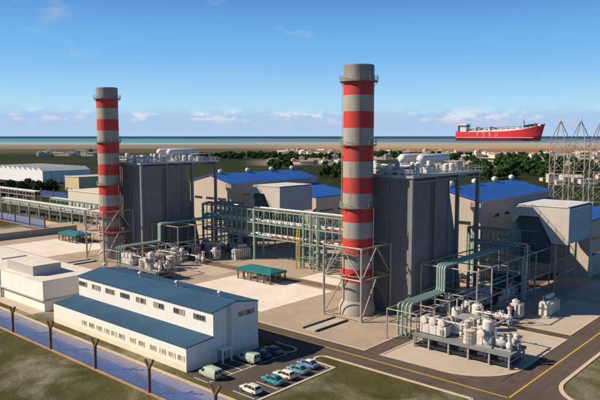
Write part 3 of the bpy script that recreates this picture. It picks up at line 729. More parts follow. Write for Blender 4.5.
def roofed_tank(x, y, z, label):
    t = thing('roofed_tank', label, 'tank', (x, y, z))
    MB().lathe([(1.6, 0), (1.75, .1), (1.75, 3.6), (1.6, 4.0), (.6, 4.2)], (x, y, z), 18).build('shell', 'machine_white', t, smooth=True)
    for zz in (1.2, 2.6): MB().lathe([(1.8, 0), (1.8, .16)], (x, y, z + zz), 18).build('hoop', 'machine_grey', t)
    bx('roof', (x - 2.1, y - 2.0, z + 5.2), (x + 2.1, y + 2.0, z + 5.4), 'machine_grey', t)
    for sx in (-1, 1):
        for sy in (-1, 1): rod('post', (x + sx * 1.9, y + sy * 1.85, z), (x + sx * 1.9, y + sy * 1.85, z + 5.2), .09, 'steel_tan', t)
def drum_tank(x, y, z, r, h, label):
    t = thing('drum_tank', label, 'tank', (x, y, z))
    MB().lathe([(r, 0), (r, h), (r * .96, h + .08), (r * .5, h + .22)], (x, y, z), 18).build('shell', ('machine_white', 'machine_cream', 'machine_white')[int(abs(x * 3)) % 3], t, smooth=True)
    for zz in (.3, .62): MB().lathe([(r * 1.02, 0), (r * 1.02, .1)], (x, y, z + h * zz), 18).build('hoop', 'machine_grey', t)
    lad = MB()
    for q in (-.2, .2): lad.bar((x + q, y - r * 1.12, z), (x + q, y - r * 1.12, z + h + .5), .035, 4)
    for q in range(int(h / .35)): lad.bar((x - .2, y - r * 1.12, z + .3 + q * .35), (x + .2, y - r * 1.12, z + .3 + q * .35), .03, 4)
    lad.build('ladder', 'machine_grey', t)
    MB().lathe([(.16, 0), (.16, .08)], (x - r * .6, y - r * .9, z + h * .75), 10, 'y').build('gauge', 'machine_dark', t)
    MB().lathe([(r * 1.06, 0), (r * 1.06, .15)], (x, y, z + h - .2), 18).build('rim_band', 'machine_grey', t)
    MB().path([(x + r * .3, y, z + h), (x + r * .3, y, z + h + .7), (x + r * 1.4, y, z + h + .7), (x + r * 1.4, y, z)], .12, 8).build('pipe', 'machine_white', t, smooth=True)
def pump_tower(x, y, z, label, s=1.0):
    t = thing('pump_unit', label, 'pump', (x, y, z))
    bx('base', (x - 1.4 * s, y - 1.2 * s, z), (x + 1.4 * s, y + 1.2 * s, z + .3 * s), 'machine_grey', t)
    MB().lathe([(.9 * s, 0), (1.1 * s, .3 * s), (1.1 * s, 1.5 * s), (.7 * s, 1.8 * s), (.7 * s, 2.3 * s), (.95 * s, 2.4 * s), (.95 * s, 3.9 * s), (.6 * s, 4.2 * s)], (x + .2 * s, y, z + .3 * s), 16).build('housing', 'machine_white', t, smooth=True)
    MB().lathe([(.3 * s, -1.1 * s), (.65 * s, -1.0 * s), (.65 * s, .2 * s), (.4 * s, .4 * s)], (x - .2 * s, y - .9 * s, z + 2.4 * s), 14, 'y').build('motor', 'machine_white', t, smooth=True)
    MB().lathe([(.7 * s, 0), (.7 * s, .14 * s)], (x - .2 * s, y - 1.6 * s, z + 2.4 * s), 14, 'y').build('flange', 'machine_dark', t)
    for zz in (1.95, 2.28): MB().lathe([(.98 * s, 0), (.98 * s, .1 * s)], (x + .2 * s, y, z + zz * s), 16).build('flange', 'machine_grey', t)
    MB().lathe([(.25 * s, 0), (.45 * s, .08 * s), (.1 * s, .35 * s)], (x + .2 * s, y, z + 4.45 * s), 12).build('cap', 'machine_blue', t, smooth=True)
    bx('control_box', (x + .9 * s, y - 1.25 * s, z + .9 * s), (x + 1.4 * s, y - .95 * s, z + 1.8 * s), 'machine_blue', t)
    bx('gearbox', (x - 1.3 * s, y - 1.1 * s, z + .3 * s), (x - .3 * s, y + .1 * s, z + 1.6 * s), 'machine_white', t)
    MB().path([(x + 1.1 * s, y, z + .2 * s), (x + 1.6 * s, y, z + .6 * s), (x + 1.6 * s, y, z + 3.0 * s), (x + .9 * s, y, z + 3.4 * s)], .17 * s, 8).build('pipe', 'pipe_silver', t, smooth=True)
def motor_pump(x, y, z, label, s=1.0):
    t = thing('motor_pump', label, 'pump', (x, y, z))
    bx('skid', (x - 1.8 * s, y - .9 * s, z), (x + 1.8 * s, y + .9 * s, z + .25 * s), 'machine_grey', t)
    MB().lathe([(.2 * s, -1.1 * s), (.75 * s, -1.0 * s), (.8 * s, -.6 * s), (.8 * s, .6 * s), (.55 * s, .9 * s), (.2 * s, 1.0 * s)], (x - .6 * s, y, z + 1.1 * s), 14, 'x').build('motor', 'machine_white', t, smooth=True)
    MB().lathe([(.3 * s, 0), (.6 * s, .2 * s), (.7 * s, .8 * s), (.5 * s, 1.3 * s), (.35 * s, 1.4 * s), (.35 * s, 2.6 * s), (.55 * s, 2.65 * s), (.55 * s, 2.9 * s)], (x + 1.1 * s, y, z + .25 * s), 14).build('volute', 'machine_white', t, smooth=True)
    for q in range(7): MB().lathe([(.84 * s, 0), (.84 * s, .05 * s)], (x + (-1.3 + q * .2) * s, y, z + 1.1 * s), 14, 'x').build('cooling_fin', 'machine_grey', t)
    MB().lathe([(.42 * s, -.03), (.42 * s, .03)], (x + 1.1 * s, y, z + 3.4 * s), 12).build('handwheel', 'valve_red', t)
    MB().bar((x + 1.1 * s, y, z + 3.1 * s), (x + 1.1 * s, y, z + 3.4 * s), .05, 6).build('spindle', 'machine_dark', t)
    bx('terminal_box', (x - .9 * s, y - .35 * s, z + 1.8 * s), (x - .2 * s, y + .35 * s, z + 2.3 * s), 'machine_white', t)
    for k in (-1.1, .1): bx('foot', (x + k * s - .12, y - .8 * s, z + .25 * s), (x + k * s + .12, y + .8 * s, z + .7 * s), 'machine_dark', t)
def transformer(x, y, label, s=1.0, mat='machine_white'):
    t = thing('transformer', label, 'transformer', (x, y, 0))
    bx('plinth', (x - 1.7 * s, y - 3.9 * s, 0), (x + 1.7 * s, y + 3.9 * s, .3 * s), 'concrete_wall', t)
    bx('tank', (x - 1.0 * s, y - 3.2 * s, .3 * s), (x + 1.0 * s, y + 3.2 * s, 3.6 * s), mat, t)
    for k in range(6): bx('radiator_fin', (x + 1.0 * s, y + (-2.6 + k * 1.0) * s, .6 * s), (x + 1.6 * s, y + (-2.0 + k * 1.0) * s, 3.3 * s), mat, t)
    for k in (-1, 1): bx('radiator', (x + k * .65 * s - .3 * s, y - 3.7 * s, .5 * s), (x + k * .65 * s + .3 * s, y - 3.2 * s, 3.3 * s), mat, t)
    MB().lathe([(.2 * s, -1.9 * s), (.5 * s, -1.8 * s), (.5 * s, 1.8 * s), (.2 * s, 1.9 * s)], (x, y + .6 * s, 4.4 * s), 12, 'y').build('conservator', mat, t, smooth=True)
    for k in (-1, 0, 1): MB().lathe([(.12, 0), (.22, .2), (.12, .4), (.22, .6), (.12, .8), (.07, 1.3)], (x - .4 * s, y + (k * 1.2 - 1.4) * s, 3.6 * s), 10).build('bushing', 'machine_grey', t)
def cabinet(x, y, label, lx=3.0, ly=2.4, h=3.2, mat='machine_white'):
    t = thing('machine_cabinet', label, 'cabinet', (x, y, 0))
    bx('skid', (x - lx / 2 - .1, y - ly / 2 - .1, 0), (x + lx / 2 + .1, y + ly / 2 + .1, .25), 'machine_dark', t)
    bx('casing', (x - lx / 2, y - ly / 2, .25), (x + lx / 2, y + ly / 2, h), mat, t)
    bx('door_panel', (x - lx * .35, y - ly / 2 - .04, .5), (x - lx * .03, y - ly / 2, h - .5), 'machine_dark', t); bx('door_panel', (x + lx * .08, y - ly / 2 - .04, .5), (x + lx * .38, y - ly / 2, h - .5), mat, t)
    bx('louvre', (x + lx / 2, y - ly * .3, h * .35), (x + lx / 2 + .05, y + ly * .3, h * .8), 'machine_grey', t)
    MB().lathe([(.55, 0), (.55, .6), (.4, .75)], (x + lx * .1, y, h), 14).build('fan', 'machine_grey', t, smooth=True)
    MB().lathe([(.3, -.8), (.5, -.7), (.5, .7), (.3, .8)], (x - lx * .2, y + ly * .1, h + .45), 12, 'y').build('muffler', mat, t, smooth=True)

# ------------------------------------------------------------------ one generating unit
def chimney(cx, cy, label):
    t = thing('chimney', label, 'chimney', (cx, cy, 0))
    MB().lathe([(4.45, 0), (4.45, 1.7), (3.75, 3.2), (3.65, 3.4)], (cx, cy, 0), 40).build('base_collar', 'concrete_wall', t, smooth=True)
    MB().lathe([(3.65, 3.3), (3.65, 59.5), (3.45, 59.7), (3.25, 59.7), (3.25, 57.5)], (cx, cy, 0), 48).build('shaft', 'stack_paint', t, smooth=True)
    for z, r in ((56.0, 4.55), (41.0, 4.35), (26.1, 4.35), (14.7, 4.2)):
        m = MB(); n = 40
        m.lathe([(3.6, -.28), (r, -.28), (r, 0), (3.6, 0)], (cx, cy, z), n)
        p = m.build('platform', 'pipe_rust', t)
        q = MB()
        for k in range(n):
            a0, a1 = 2 * math.pi * k / n, 2 * math.pi * (k + 1) / n
            A = Vector((cx + r * math.cos(a0), cy + r * math.sin(a0), z)); B = Vector((cx + r * math.cos(a1), cy + r * math.sin(a1), z))
            for h in (.55, 1.1): q.bar(A + Vector((0, 0, h)), B + Vector((0, 0, h)), .045, 4)
            if k % 2 == 0: q.bar(A, A + Vector((0, 0, 1.12)), .05, 4)
        q.build('railing', 'steel_green', p)
        q = MB()
        for k in range(0, n, 4):
            a = 2 * math.pi * (k + .5) / n; q.bar((cx + 3.6 * math.cos(a), cy + 3.6 * math.sin(a), z - 1.3), (cx + (r - .1) * math.cos(a), cy + (r - .1) * math.sin(a), z - .28), .07, 4)
        q.build('bracket', 'pipe_rust', p)
    a = R(-148); d = Vector((math.cos(a), math.sin(a), 0)); s = Vector((-d.y, d.x, 0)); o = Vector((cx, cy, 0)) + d * 3.95
    m = MB()
    for k in (-.3, .3): m.bar(o + s * k + Vector((0, 0, 2)), o + s * k + Vector((0, 0, 57)), .05, 4)
    z = 2.2
    while z < 57: m.bar(o - s * .3 + Vector((0, 0, z)), o + s * .3 + Vector((0, 0, z)), .035, 4); z += .6
    m.build('ladder', 'yellow_paint', t)
    a = R(18); d = Vector((math.cos(a), math.sin(a), 0)); o = Vector((cx, cy, 0)) + d * 3.95
    MB().bar(o + Vector((0, 0, 1)), o + Vector((0, 0, 26)), .13, 6).build('conduit', 'pipe_white', t)
def support_tower(cx, cy, label):
    t = thing('support_tower', label, 'steel frame', (cx, cy, 0))
    X0, X1, Y0, Y1 = cx - 5.0, cx + 6.2, cy - 6.7, cy + 5.2; H = 17.3; zm = 9.6
    C = [(X0, Y0), (X1, Y0), (X1, Y1), (X0, Y1)]
    for p in C: rod('leg', (*p, 0), (*p, H), .30, 'steel_tan', t); bx('foot_plate', (p[0] - .5, p[1] - .5, 0), (p[0] + .5, p[1] + .5, .15), 'concrete_wall', t)
    for i in range(4):
        a, b = C[i], C[(i + 1) % 4]
        for z in (zm, H - .2): rod('beam', (*a, z), (*b, z), .22, 'steel_tan', t)
        rod('beam', (*a, .35), (*b, .35), .12, 'steel_tan', t)
        mid = ((a[0] + b[0]) / 2, (a[1] + b[1]) / 2)
        rod('brace', (*a, zm), (*mid, H - .3), .15, 'steel_tan', t); rod('brace', (*b, zm), (*mid, H - .3), .15, 'steel_tan', t)
        rod('brace', (*a, .4), (*mid, zm - .1), .15, 'steel_tan', t)
    m = MB(); n = 28
    for k in range(n):
        a0, a1 = 2 * math.pi * k / n, 2 * math.pi * (k + 1) / n
        m.bar((cx + 4.0 * math.cos(a0), cy + 4.0 * math.sin(a0), zm), (cx + 4.0 * math.cos(a1), cy + 4.0 * math.sin(a1), zm), .14, 5)
    m.build('guide_ring', 'steel_tan', t)
    for i in range(4):
        d = Vector((C[i][0] - cx, C[i][1] - cy, 0)).normalized(); rod('tie', Vector((cx, cy, zm)) + d * 4.0, Vector((*C[i], zm)), .1, 'steel_tan', t)
def boiler_house(dx, label, seed):
    r = random.Random(seed)
    t = thing('boiler_house', label, 'boiler', (-92.4 + dx, 140, 0))
    X0, X1, Y0, Y1, H = -99.4 + dx, -80.9 + dx, 130.5, 149.0, 32.8
    MB().prism([(Y0, 0), (156.5, 0), (154.2, 11.0), (151.6, 20.0), (149.2, 28.0), (149.0, H), (Y0, H)], 'x', X0, X1).build('casing', 'boiler_grey', t)
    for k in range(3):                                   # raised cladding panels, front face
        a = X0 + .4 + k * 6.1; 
        for j in range(1): bx('cladding_panel', (a, Y0 - .18, .6), (a + 5.7, Y0, H - .4), 'beige_clad' if k == 0 else 'boiler_grey', t)  # leftmost panel beige: sunlight on that strip of the grey face put into its colour
    for a, b in ((131.2, 140.1), (141.4, 148.4)):        # and side face
        
        for j in range(1): bx('cladding_panel', (X1, a, .6), (X1 + .16, b, H - .4), 'boiler_grey', t)
        rod('drain_pipe', (X1 + .45, b - .6, 0), (X1 + .45, b - .6, 32), .12, 'boiler_trim', t)
    cols = (130.2, 140.8, 152.4, 163.8)
    for x in (X0 - .5, X1 + .45):
        for y in cols: bx('column', (x - .42, y - .42, 0), (x + .42, y + .42, 33.1), 'boiler_trim', t)
    for x in (-93.2 + dx, -87.1 + dx): bx('column', (x - .25, Y0 - .5, 0), (x + .25, Y0 - .19, 33.1), 'boiler_trim', t)
    for y in cols: bx('cross_beam', (X0 - .4, y - .3, 32.4), (X1 + .3, y + .3, 33.1), 'boiler_trim', t)
    for x in (X0 - .5, X1 + .45):
        bx('edge_beam', (x - .3, 163.8 - 33.2, 31.9), (x + .3, 163.4, 32.39), 'boiler_trim', t)
    dk = MB().box((X0 - .9, 129.4, 33.1), (X1 + 1.2, 165.2, 33.75)).build('roof_deck', 'steel_grey', t)
    railing(dk, [(X0 - .8, 129.5), (X1 + 1.1, 129.5), (X1 + 1.1, 165.1), (X0 - .8, 165.1)], 33.75, 1.3, 'pipe_silver', .06, 2.0)
    for x, y0, y1 in ((-89.6, 148.2, 163.2), (-95.0, 147.6, 161.8)):
        MB().lathe([(.3, 0), (.95, .3), (1.3, .9), (1.3, y1 - y0 - .9), (.95, y1 - y0 - .3), (.3, y1 - y0)], (x + dx, y0, 36.9), 20, 'y').build('steam_drum', 'pipe_white', t, smooth=True)
        for y in (y0 + 2.5, y1 - 2.5): bx('saddle', (x + dx - 1.1, y - .3, 33.75), (x + dx + 1.1, y + .3, 36.2), 'machine_grey', t)
    for k in range(16):                                  # silencers and relief vents
        x = X0 + 1.5 + r.random() * 15; y = 131 + r.random() * 15; h = 1.6 + r.random() * 1.5; q = .35 + r.random() * .5
        MB().lathe([(q * .6, 0), (q, .3), (q, h - .3), (q * .7, h)], (x, y, 33.75), 12).build('vent_silencer', 'pipe_white' if k % 3 else 'machine_grey', t, smooth=True)
    for k in range(16):
        x = X0 + 1 + r.random() * 15; y = 131 + r.random() * 30; w = .6 + r.random() * 1.2
        bx('valve_box', (x, y, 33.75), (x + w, y + w * 1.2, 34.4 + r.random() * 1.8), 'machine_grey' if k % 2 else 'pipe_white', t)
    for k in range(6):
        y = 131.5 + k * 2.8; z = 34.5 + (k % 3) * .6
        MB().path([(X0 + 1 + k, y, 33.75), (X0 + 1 + k, y, z), (X1 - 2 - k * .7, y, z), (X1 - 2 - k * .7, y, 33.75)], .22, 8).build('header_pipe', 'pipe_silver' if k % 2 else 'pipe_white', t, smooth=True)
    for k in range(3):
        x = -84.5 + dx - k * 5
        MB().path([(x, 133, 33.75), (x, 133, 35.4), (x, 146.0, 35.4), (x, 147.5, 36.5)], .2, 8).build('riser_pipe', 'pipe_silver', t, smooth=True)
    # small access gantry on the free end of the deck
    for x in (-86.5, -83.0):
        for y in (157.0, 161.0): rod('gantry_post', (x + dx, y, 33.75), (x + dx, y, 36.2), .09, 'steel_tan', t)
    bx('gantry_top', (-87 + dx, 156.5, 36.2), (-82.5 + dx, 161.5, 36.35), 'machine_grey', t)
    for y in (151.0, 154.0): MB().lathe([(.3, 0), (.8, .2), (.8, 1.9), (.3, 2.2)], (-83.2 + dx, y, 33.75), 14).build('flash_tank', 'pipe_white', t, smooth=True)
def tube_frame(name, label, xs, ys, zs, r=.17, mat='steel_tan'):
    t = thing(name, label, 'steel frame', ((xs[0] + xs[-1]) / 2, (ys[0] + ys[-1]) / 2, 0))
    for x in xs:
        for y in ys: rod('post', (x, y, 0), (x, y, zs[-1] + .1), r * 1.15, mat, t)
    for z in zs:
        for x in (xs[0], xs[-1]): rod('beam', (x, ys[0], z), (x, ys[-1], z), r, mat, t)
        for y in ys: rod('beam', (xs[0], y, z), (xs[-1], y, z), r * .85, mat, t)
    return t
def bend(pts, rad=.8, n=4):
    P = [Vector(p) for p in pts]; out = [P[0]]
    for i in range(1, len(P) - 1):
        a = P[i] + (P[i - 1] - P[i]).normalized() * rad; b = P[i] + (P[i + 1] - P[i]).normalized() * rad
        for k in range(n + 1):
            s = k / n; out.append(a * (1 - s) ** 2 + P[i] * 2 * s * (1 - s) + b * s * s)
    return out + [P[-1]]
def air_intake(dx, label):
    t = thing('air_intake', label, 'air intake', (-66.6 + dx, 184, 0))
    Y0, Y1 = 175.0, 193.6
    P = lambda pts: [(x + dx, z) for x, z in pts]
    MB().prism(P([(-60.25, 13.9), (-63.9, 13.9), (-67.7, 20.9), (-73.4, 20.9), (-73.4, 23.9), (-60.25, 23.9)]), 'y', Y0, Y1).build('housing', 'intake_clad', t)
    MB().prism(P([(-73.41, 23.8), (-76.5, 21.9), (-74.9, 18.6), (-73.41, 20.9)]), 'y', Y0 + .2, Y1 - .2).build('elbow_hood', 'intake_clad', t)
    bx('roof', (-73.6 + dx, Y0 - .2, 23.9), (-60.0 + dx, Y1 + .2, 24.1), 'pipe_white', t)
    bx('filter_bank', (-60.26 + dx, Y0 + .1, 14.0), (-60.2 + dx, Y1 - .1, 23.8), 'dark_void', t)
    n = 16
    for k in range(n):
        z = 14.1 + 9.5 * k / n
        MB().add([(-60.24 + dx, Y0 + .15, z + .42), (-59.6 + dx, Y0 + .15, z), (-59.6 + dx, Y1 - .15, z), (-60.24 + dx, Y1 - .15, z + .42),
                  (-60.24 + dx, Y0 + .15, z + .50), (-59.55 + dx, Y0 + .15, z + .07), (-59.55 + dx, Y1 - .15, z + .07), (-60.24 + dx, Y1 - .15, z + .50)],
                 [(0, 1, 2, 3), (4, 5, 6, 7), (0, 1, 5, 4), (2, 3, 7, 6), (1, 2, 6, 5), (0, 3, 7, 4)]).build('louver_slat', 'louver', t)
    for y in (Y0 - .02, Y1 - .13): bx('louver_frame', (-60.24 + dx, y, 13.9), (-59.5 + dx, y + .15, 23.9), 'intake_clad', t)
    # inlet duct beneath, leading to the turbine
    MB().prism(P([(-74.6, 8.0), (-64.6, 8.0), (-64.6, 13.0), (-68.0, 20.6), (-74.0, 20.6)]), 'y', Y0 + 1.2, Y1 - 2).build('inlet_duct', 'duct_green', t)
    for z in (9.5, 13.0, 16.5): bx('stiffener', (-74.4 + dx, Y0 + 1.0, z), (-68.5 + dx, Y0 + 1.2, z + .2), 'steel_green', t)
    L = [(-63.2, 176.2), (-63.2, 192.4), (-73.2, 176.2), (-73.2, 192.4), (-63.2, 184.3)]
    for x, y in L: bx('leg', (x + dx - .2, y - .2, 0), (x + dx + .2, y + .2, 13.9 if x > -70 else 8.0), 'steel_tan', t)
    for z in (4.5, 9.0): rod('beam', (-63.2 + dx, 176.2, z), (-63.2 + dx, 192.4, z), .14, 'steel_tan', t)
    for a, b in (((176.2, 0.3), (184.3, 4.5)), ((192.4, .3), (184.3, 4.5)), ((176.2, 9.0), (184.3, 4.5)), ((192.4, 9.0), (184.3, 4.5)), ((176.2, 9.0), (184.3, 13.7)), ((192.4, 9.0), (184.3, 13.7))):
        rod('brace', (-63.2 + dx, *a), (-63.2 + dx, *b), .1, 'steel_tan', t)
def turbine_hall(dx, label, label2):
    t = thing('turbine_hall', label, 'building', (-98.4 + dx, 203, 0))
    X0, X1, XR, Y0, Y1 = -111.4 + dx, -85.4 + dx, -98.4 + dx, 176.3, 230.0
    MB().prism([(X0, 0), (X1, 0), (X1, 23.7), (XR, 26.7), (X0, 23.7)], 'y', Y0, Y1).build('wall', 'beige_clad', t)
    rf = MB().prism([(X0 - .6, 23.55), (XR, 26.75), (X1 + .6, 23.55), (X1 + .6, 23.9), (XR, 27.15), (X0 - .6, 23.9)], 'y', Y0 - .5, Y1 + .5).build('roof', 'bright_blue_roof', t)
    for y in (182, 198, 213, 227): MB().lathe([(.3, 0), (.3, .5), (.85, .7), (1.0, 1.3), (.8, 1.8), (.2, 2.1)], (XR, y, 26.9), 14).build('roof_vent', 'pipe_white', t, smooth=True)
    for a in (-108.5, -101.0, -93.5): bx('strip_window', (a + dx, Y0 - .06, 16.6), (a + dx + 5.0, Y0, 17.6), 'glass_dark', t)
    for y in (183, 193, 203, 213): bx('strip_window', (X1, y, 18.4), (X1 + .06, y + 6, 19.3), 'glass_dark', t)
    bx('gutter', (X1 + .6, Y0 - .5, 23.45), (X1 + .85, Y1 + .5, 23.75), 'beige_clad', t)
    t2 = thing('lean_to_hall', label2, 'building', (-74 + dx, 216, 0))
    MB().prism([(X1 + .01, 0), (-62.5 + dx, 0), (-62.5 + dx, 17.7), (X1 + .01, 21.0)], 'y', 202.6, 229.6).build('wall', 'beige_clad', t2)
    MB().prism([(X1 + .02, 20.95), (-62.0 + dx, 17.55), (-62.0 + dx, 17.9), (X1 + .02, 21.35)], 'y', 202.2, 230.0).build('roof', 'bright_blue_roof', t2)
    for z in (6.5, 11.5): bx('strip_window', (-62.5 + dx, 205, z), (-62.44 + dx, 214, z + .8), 'glass_dark', t2); bx('strip_window', (-62.5 + dx, 217, z), (-62.44 + dx, 226, z + .8), 'glass_dark', t2)
    d = bx('roller_door', (-62.5 + dx, 207, .05), (-62.42 + dx, 212, 5.0), 'machine_grey', t2)
def canopy(dx, label, label2):
    x0, x1, y0, y1 = -142.0 + dx, -128.3 + dx, 131.6, 137.8
    t = thing('canopy_shelter', label, 'canopy', ((x0 + x1) / 2, (y0 + y1) / 2, 0))
    xm0, xm1, ym = x0 + 2.6, x1 - 2.6, (y0 + y1) / 2
    m = MB().add([(x0 - .4, y0 - .4, 2.75), (x1 + .4, y0 - .4, 2.75), (x1 + .4, y1 + .4, 2.75), (x0 - .4, y1 + .4, 2.75), (x0 - .4, y0 - .4, 3.35), (x1 + .4, y0 - .4, 3.35), (x1 + .4, y1 + .4, 3.35), (x0 - .4, y1 + .4, 3.35), (xm0, ym, 4.3), (xm1, ym, 4.3)],
                 [(0, 1, 2, 3), (0, 1, 5, 4), (1, 2, 6, 5), (2, 3, 7, 6), (3, 0, 4, 7), (4, 5, 9, 8), (5, 6, 9), (6, 7, 8, 9), (7, 4, 8)])
    m.build('roof', 'teal_roof', t)
    for k in range(6):
        x = x0 + (x1 - x0) * k / 5
        for y in (y0, y1): bx('post', (x - .16, y - .16, 0), (x + .16, y + .16, 2.75), 'wood_brown', t)
    for y in (y0 + 2.1, y0 + 4.1):
        for x in (x0, x1): bx('post', (x - .16, y - .16, 0), (x + .16, y + .16, 2.75), 'wood_brown', t)
    bx('floor_slab', (x0 - .3, y0 - .3, 0.04), (x1 + .3, y1 + .3, .12), 'concrete_wall', t)
    for y in (y0, y1): bx('rail', (x0, y - .06, .9), (x1, y + .06, 1.05), 'wood_brown', t)
    b = thing('storage_box', label2, 'box', ((x0 + x1) / 2 + 1.2, ym - .4, .12))
    bx('crate', ((x0 + x1) / 2 - .4, ym - 1.2, .12), ((x0 + x1) / 2 + 2.8, ym + .4, 1.6), 'machine_white', b); bx('lid', ((x0 + x1) / 2 - .5, ym - 1.3, 1.6), ((x0 + x1) / 2 + 2.9, ym + .5, 1.72), 'machine_white', b)
def trench(dx, label, y0=106.0, y1=117.4):
    t = thing('cable_trench', label, 'trench', (-91.3 + dx, (y0 + y1) / 2, 0))
    for x in (-93.15, -89.45): bx('trench_kerb', (x + dx - .22, y0, 0), (x + dx + .22, y1, .35), 'machine_dark', t)
    bx('cover_slab', (-92.7 + dx, y0 + .1, 0), (-89.9 + dx, y1 - .1, .12), 'paving', t)
def unit(dx, W):
    chimney(-92.4 + dx, 125.1, 'red and grey banded chimney, the %s of the two' % W['size'])
    support_tower(-92.4 + dx, 125.1, 'tan tubular steel tower round the foot of the %s chimney' % W['size'])
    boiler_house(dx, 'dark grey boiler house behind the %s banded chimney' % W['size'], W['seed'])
    turbine_hall(dx, 'beige turbine hall with bright blue gabled roof, %s' % W['hall'], 'lower blue-roofed lean-to against the %s' % W['lean'])
    air_intake(dx + W['ix'], 'pale louvred air intake box on stilts beside the %s' % W['lean'])
    canopy(dx, 'teal-roofed open shelter %s' % W['can'], 'white crate under the teal shelter %s' % W['can'])
    trench(dx, 'pair of low dark trench kerbs in front of the %s chimney' % W['size'])
    # pipe frame along the boiler's side and the lower frame before it
    tube_frame('steel_trestle', 'tall tan tubular frame beside the %s boiler house' % W['size'], [-79.6 + dx, -65.0 + dx], [133.5, 141.0, 149.5, 158.5, 167.2, 177.0], [5.6, 12.4])
    f = tube_frame('steel_trestle', 'low tan tubular frame at the end of the %s equipment platform' % W['size'], [-75.2 + dx, -68.0 + dx], [112.6, 119.5, 126.5, 132.8], [3.4, 6.5], .14)
    for k in range(4):
        x = -74.6 + dx + k * .78
        pts = [(x, 116 + k * .4, 0.05), (x, 116 + k * .4, 7.0), (x, 132.6 - k * .3, 7.0), (x, 132.6 - k * .3, 13.0), (x, 184.5 - k * 1.5, 13.0), (x - 4, 184.5 - k * 1.5, 13.0 - .1 * k), (x - 9, 184.5 - k * 1.5, 13.0 - .1 * k)]
        o = MB().path(bend(pts, .9), .27, 10).build('steam_pipe', 'pipe_green', None, smooth=True)
        tag(o, 'pale green pipe, %s of four climbing the frame by the %s boiler' % (('leftmost', 'second from left', 'third from left', 'rightmost')[k], W['size']), 'pipe', 'green pipes over the frames')
    tube_frame('steel_trestle', 'dark green steel lattice frame behind the %s boiler, under its deck' % W['size'], [-79.0 + dx, -74.6 + dx, -70.2 + dx, -65.8 + dx], [161.5, 164.6], [3.6, 7.2, 10.8, 14.4], .15, 'steel_green')
    for k in range(3):
        o = MB().path(bend([(-79 + dx, 162.3 + k * .7, 7.6 + k * 3.6), (-66 + dx, 162.3 + k * .7, 7.6 + k * 3.6), (-66 + dx, 162.3 + k * .7, .3)], .5), .22, 8).build('process_pipe', ('pipe_white', 'pipe_green', 'pipe_silver')[k], None, smooth=True)
        tag(o, '%s pipe on the %s level of the dark green frame by the %s boiler' % (('white', 'green', 'silver')[k], ('low', 'middle', 'top')[k], W['size']), 'pipe', 'process pipes round the platforms')
    for k in range(2):
        x = -70.8 + dx + k * 2.2
        o = MB().path(bend([(x, 131, .05), (x, 131, 6.2), (x, 176, 6.2), (x, 176, .05)], .8), .2, 8).build('water_pipe', 'pipe_green', None, smooth=True)
        tag(o, 'thin green pipe low in the frame by the %s boiler, %s one' % (W['size'], ('inner', 'outer')[k]), 'pipe', 'green pipes over the frames')
    # equipment platform
    t = thing('equipment_platform', 'grey steel platform on legs carrying pumps by the %s boiler' % W['size'], 'platform', (-57.9 + dx, 115.2, 0))
    bx('deck', (-68.3 + dx, 111.6, 2.62), (-47.5 + dx, 118.9, 2.88), 'deck_plate', t)
    bx('fascia', (-68.3 + dx, 111.5, 2.4), (-47.4 + dx, 111.6, 2.9), 'boiler_trim', t); bx('fascia', (-47.5 + dx, 111.6, 2.4), (-47.4 + dx, 118.9, 2.9), 'boiler_trim', t)
    for x in (-68.0, -64.6, -60.2, -56.0, -51.7, -47.8):
        for y in (111.9, 118.6): bx('leg', (x + dx - .16, y - .16, 0), (x + dx + .16, y + .16, 2.62), 'steel_grey', t)
    bx('shelf', (-68.0 + dx, 112.1, .45), (-47.8 + dx, 117.9, .6), 'machine_dark', t)
    railing(t, [(-68.1 + dx, 118.8), (-47.7 + dx, 118.8)], 2.88, 1.1, 'steel_tan', .04, 1.7, closed=False)
    bx('cable_tray', (-68.0 + dx, 118.1, 3.6), (-48.0 + dx, 118.5, 3.72), 'machine_grey', t)
    bx('side_rail', (-47.9 + dx, 112, 1.25), (-47.7 + dx, 118.5, 1.45), 'steel_grey', t)
    triple_cooler(-64.6 + dx, 114.4, 2.88, 'white cooler with three drums on the %s platform' % W['size'])
    roofed_tank(-61.2 + dx, 122.0, 0, 'white tank under a flat roof behind the %s platform' % W['size'])
    drum_tank(-56.6 + dx, 113.6, 2.88, 1.25, 2.5, 'short white drum tank mid-way along the %s platform' % W['size'])
    drum_tank(-58.6 + dx, 116.9, 2.88, .8, 3.2, 'slim white tank at the back of the %s platform' % W['size'])
    pump_tower(-53.4 + dx, 114.3, 2.88, 'tall white pump with side motor on the %s platform' % W['size'], 1.15)
    motor_pump(-49.9 + dx, 114.3, 2.88, 'white motor pump at the free end of the %s platform' % W['size'], .95)
    motor_pump(-60.3 + dx, 115.6, 2.88, 'white pump between cooler and drum tank on the %s platform' % W['size'], .8)
    motor_pump(-66.4 + dx, 117.3, 2.88, 'small pump behind the three-drum cooler on the %s platform' % W['size'], .6)
    pump_tower(-55.9 + dx, 117.0, 2.88, 'short upright pump behind the drum tank on the %s platform' % W['size'], .62)
    motor_pump(-51.0 + dx, 117.2, 2.88, 'small pump behind the tall pump on the %s platform' % W['size'], .6)
    pump_tower(-48.7 + dx, 116.8, 2.88, 'short upright pump at the back corner of the %s platform' % W['size'], .6)
    motor_pump(-63.4 + dx, 117.2, 2.88, 'small motor at the back rail behind the cooler on the %s platform' % W['size'], .55)
    for k, x in enumerate((-66.2, -62.6, -58.0, -54.0, -49.8)):
        motor_pump(x + dx, 113.8, .6, 'small pump under the %s platform, number %s from its cooler end' % (W['size'], ('one', 'two', 'three', 'four', 'five')[k]), .52)
    pump_tower(-63.6 + dx, 130.6, 0, 'upright white pump on the ground behind the %s platform' % W['size'], 1.35)
    pump_tower(-67.0 + dx, 127.4, 0, 'upright pump beside the green pipes of the %s boiler' % W['size'], 1.2)
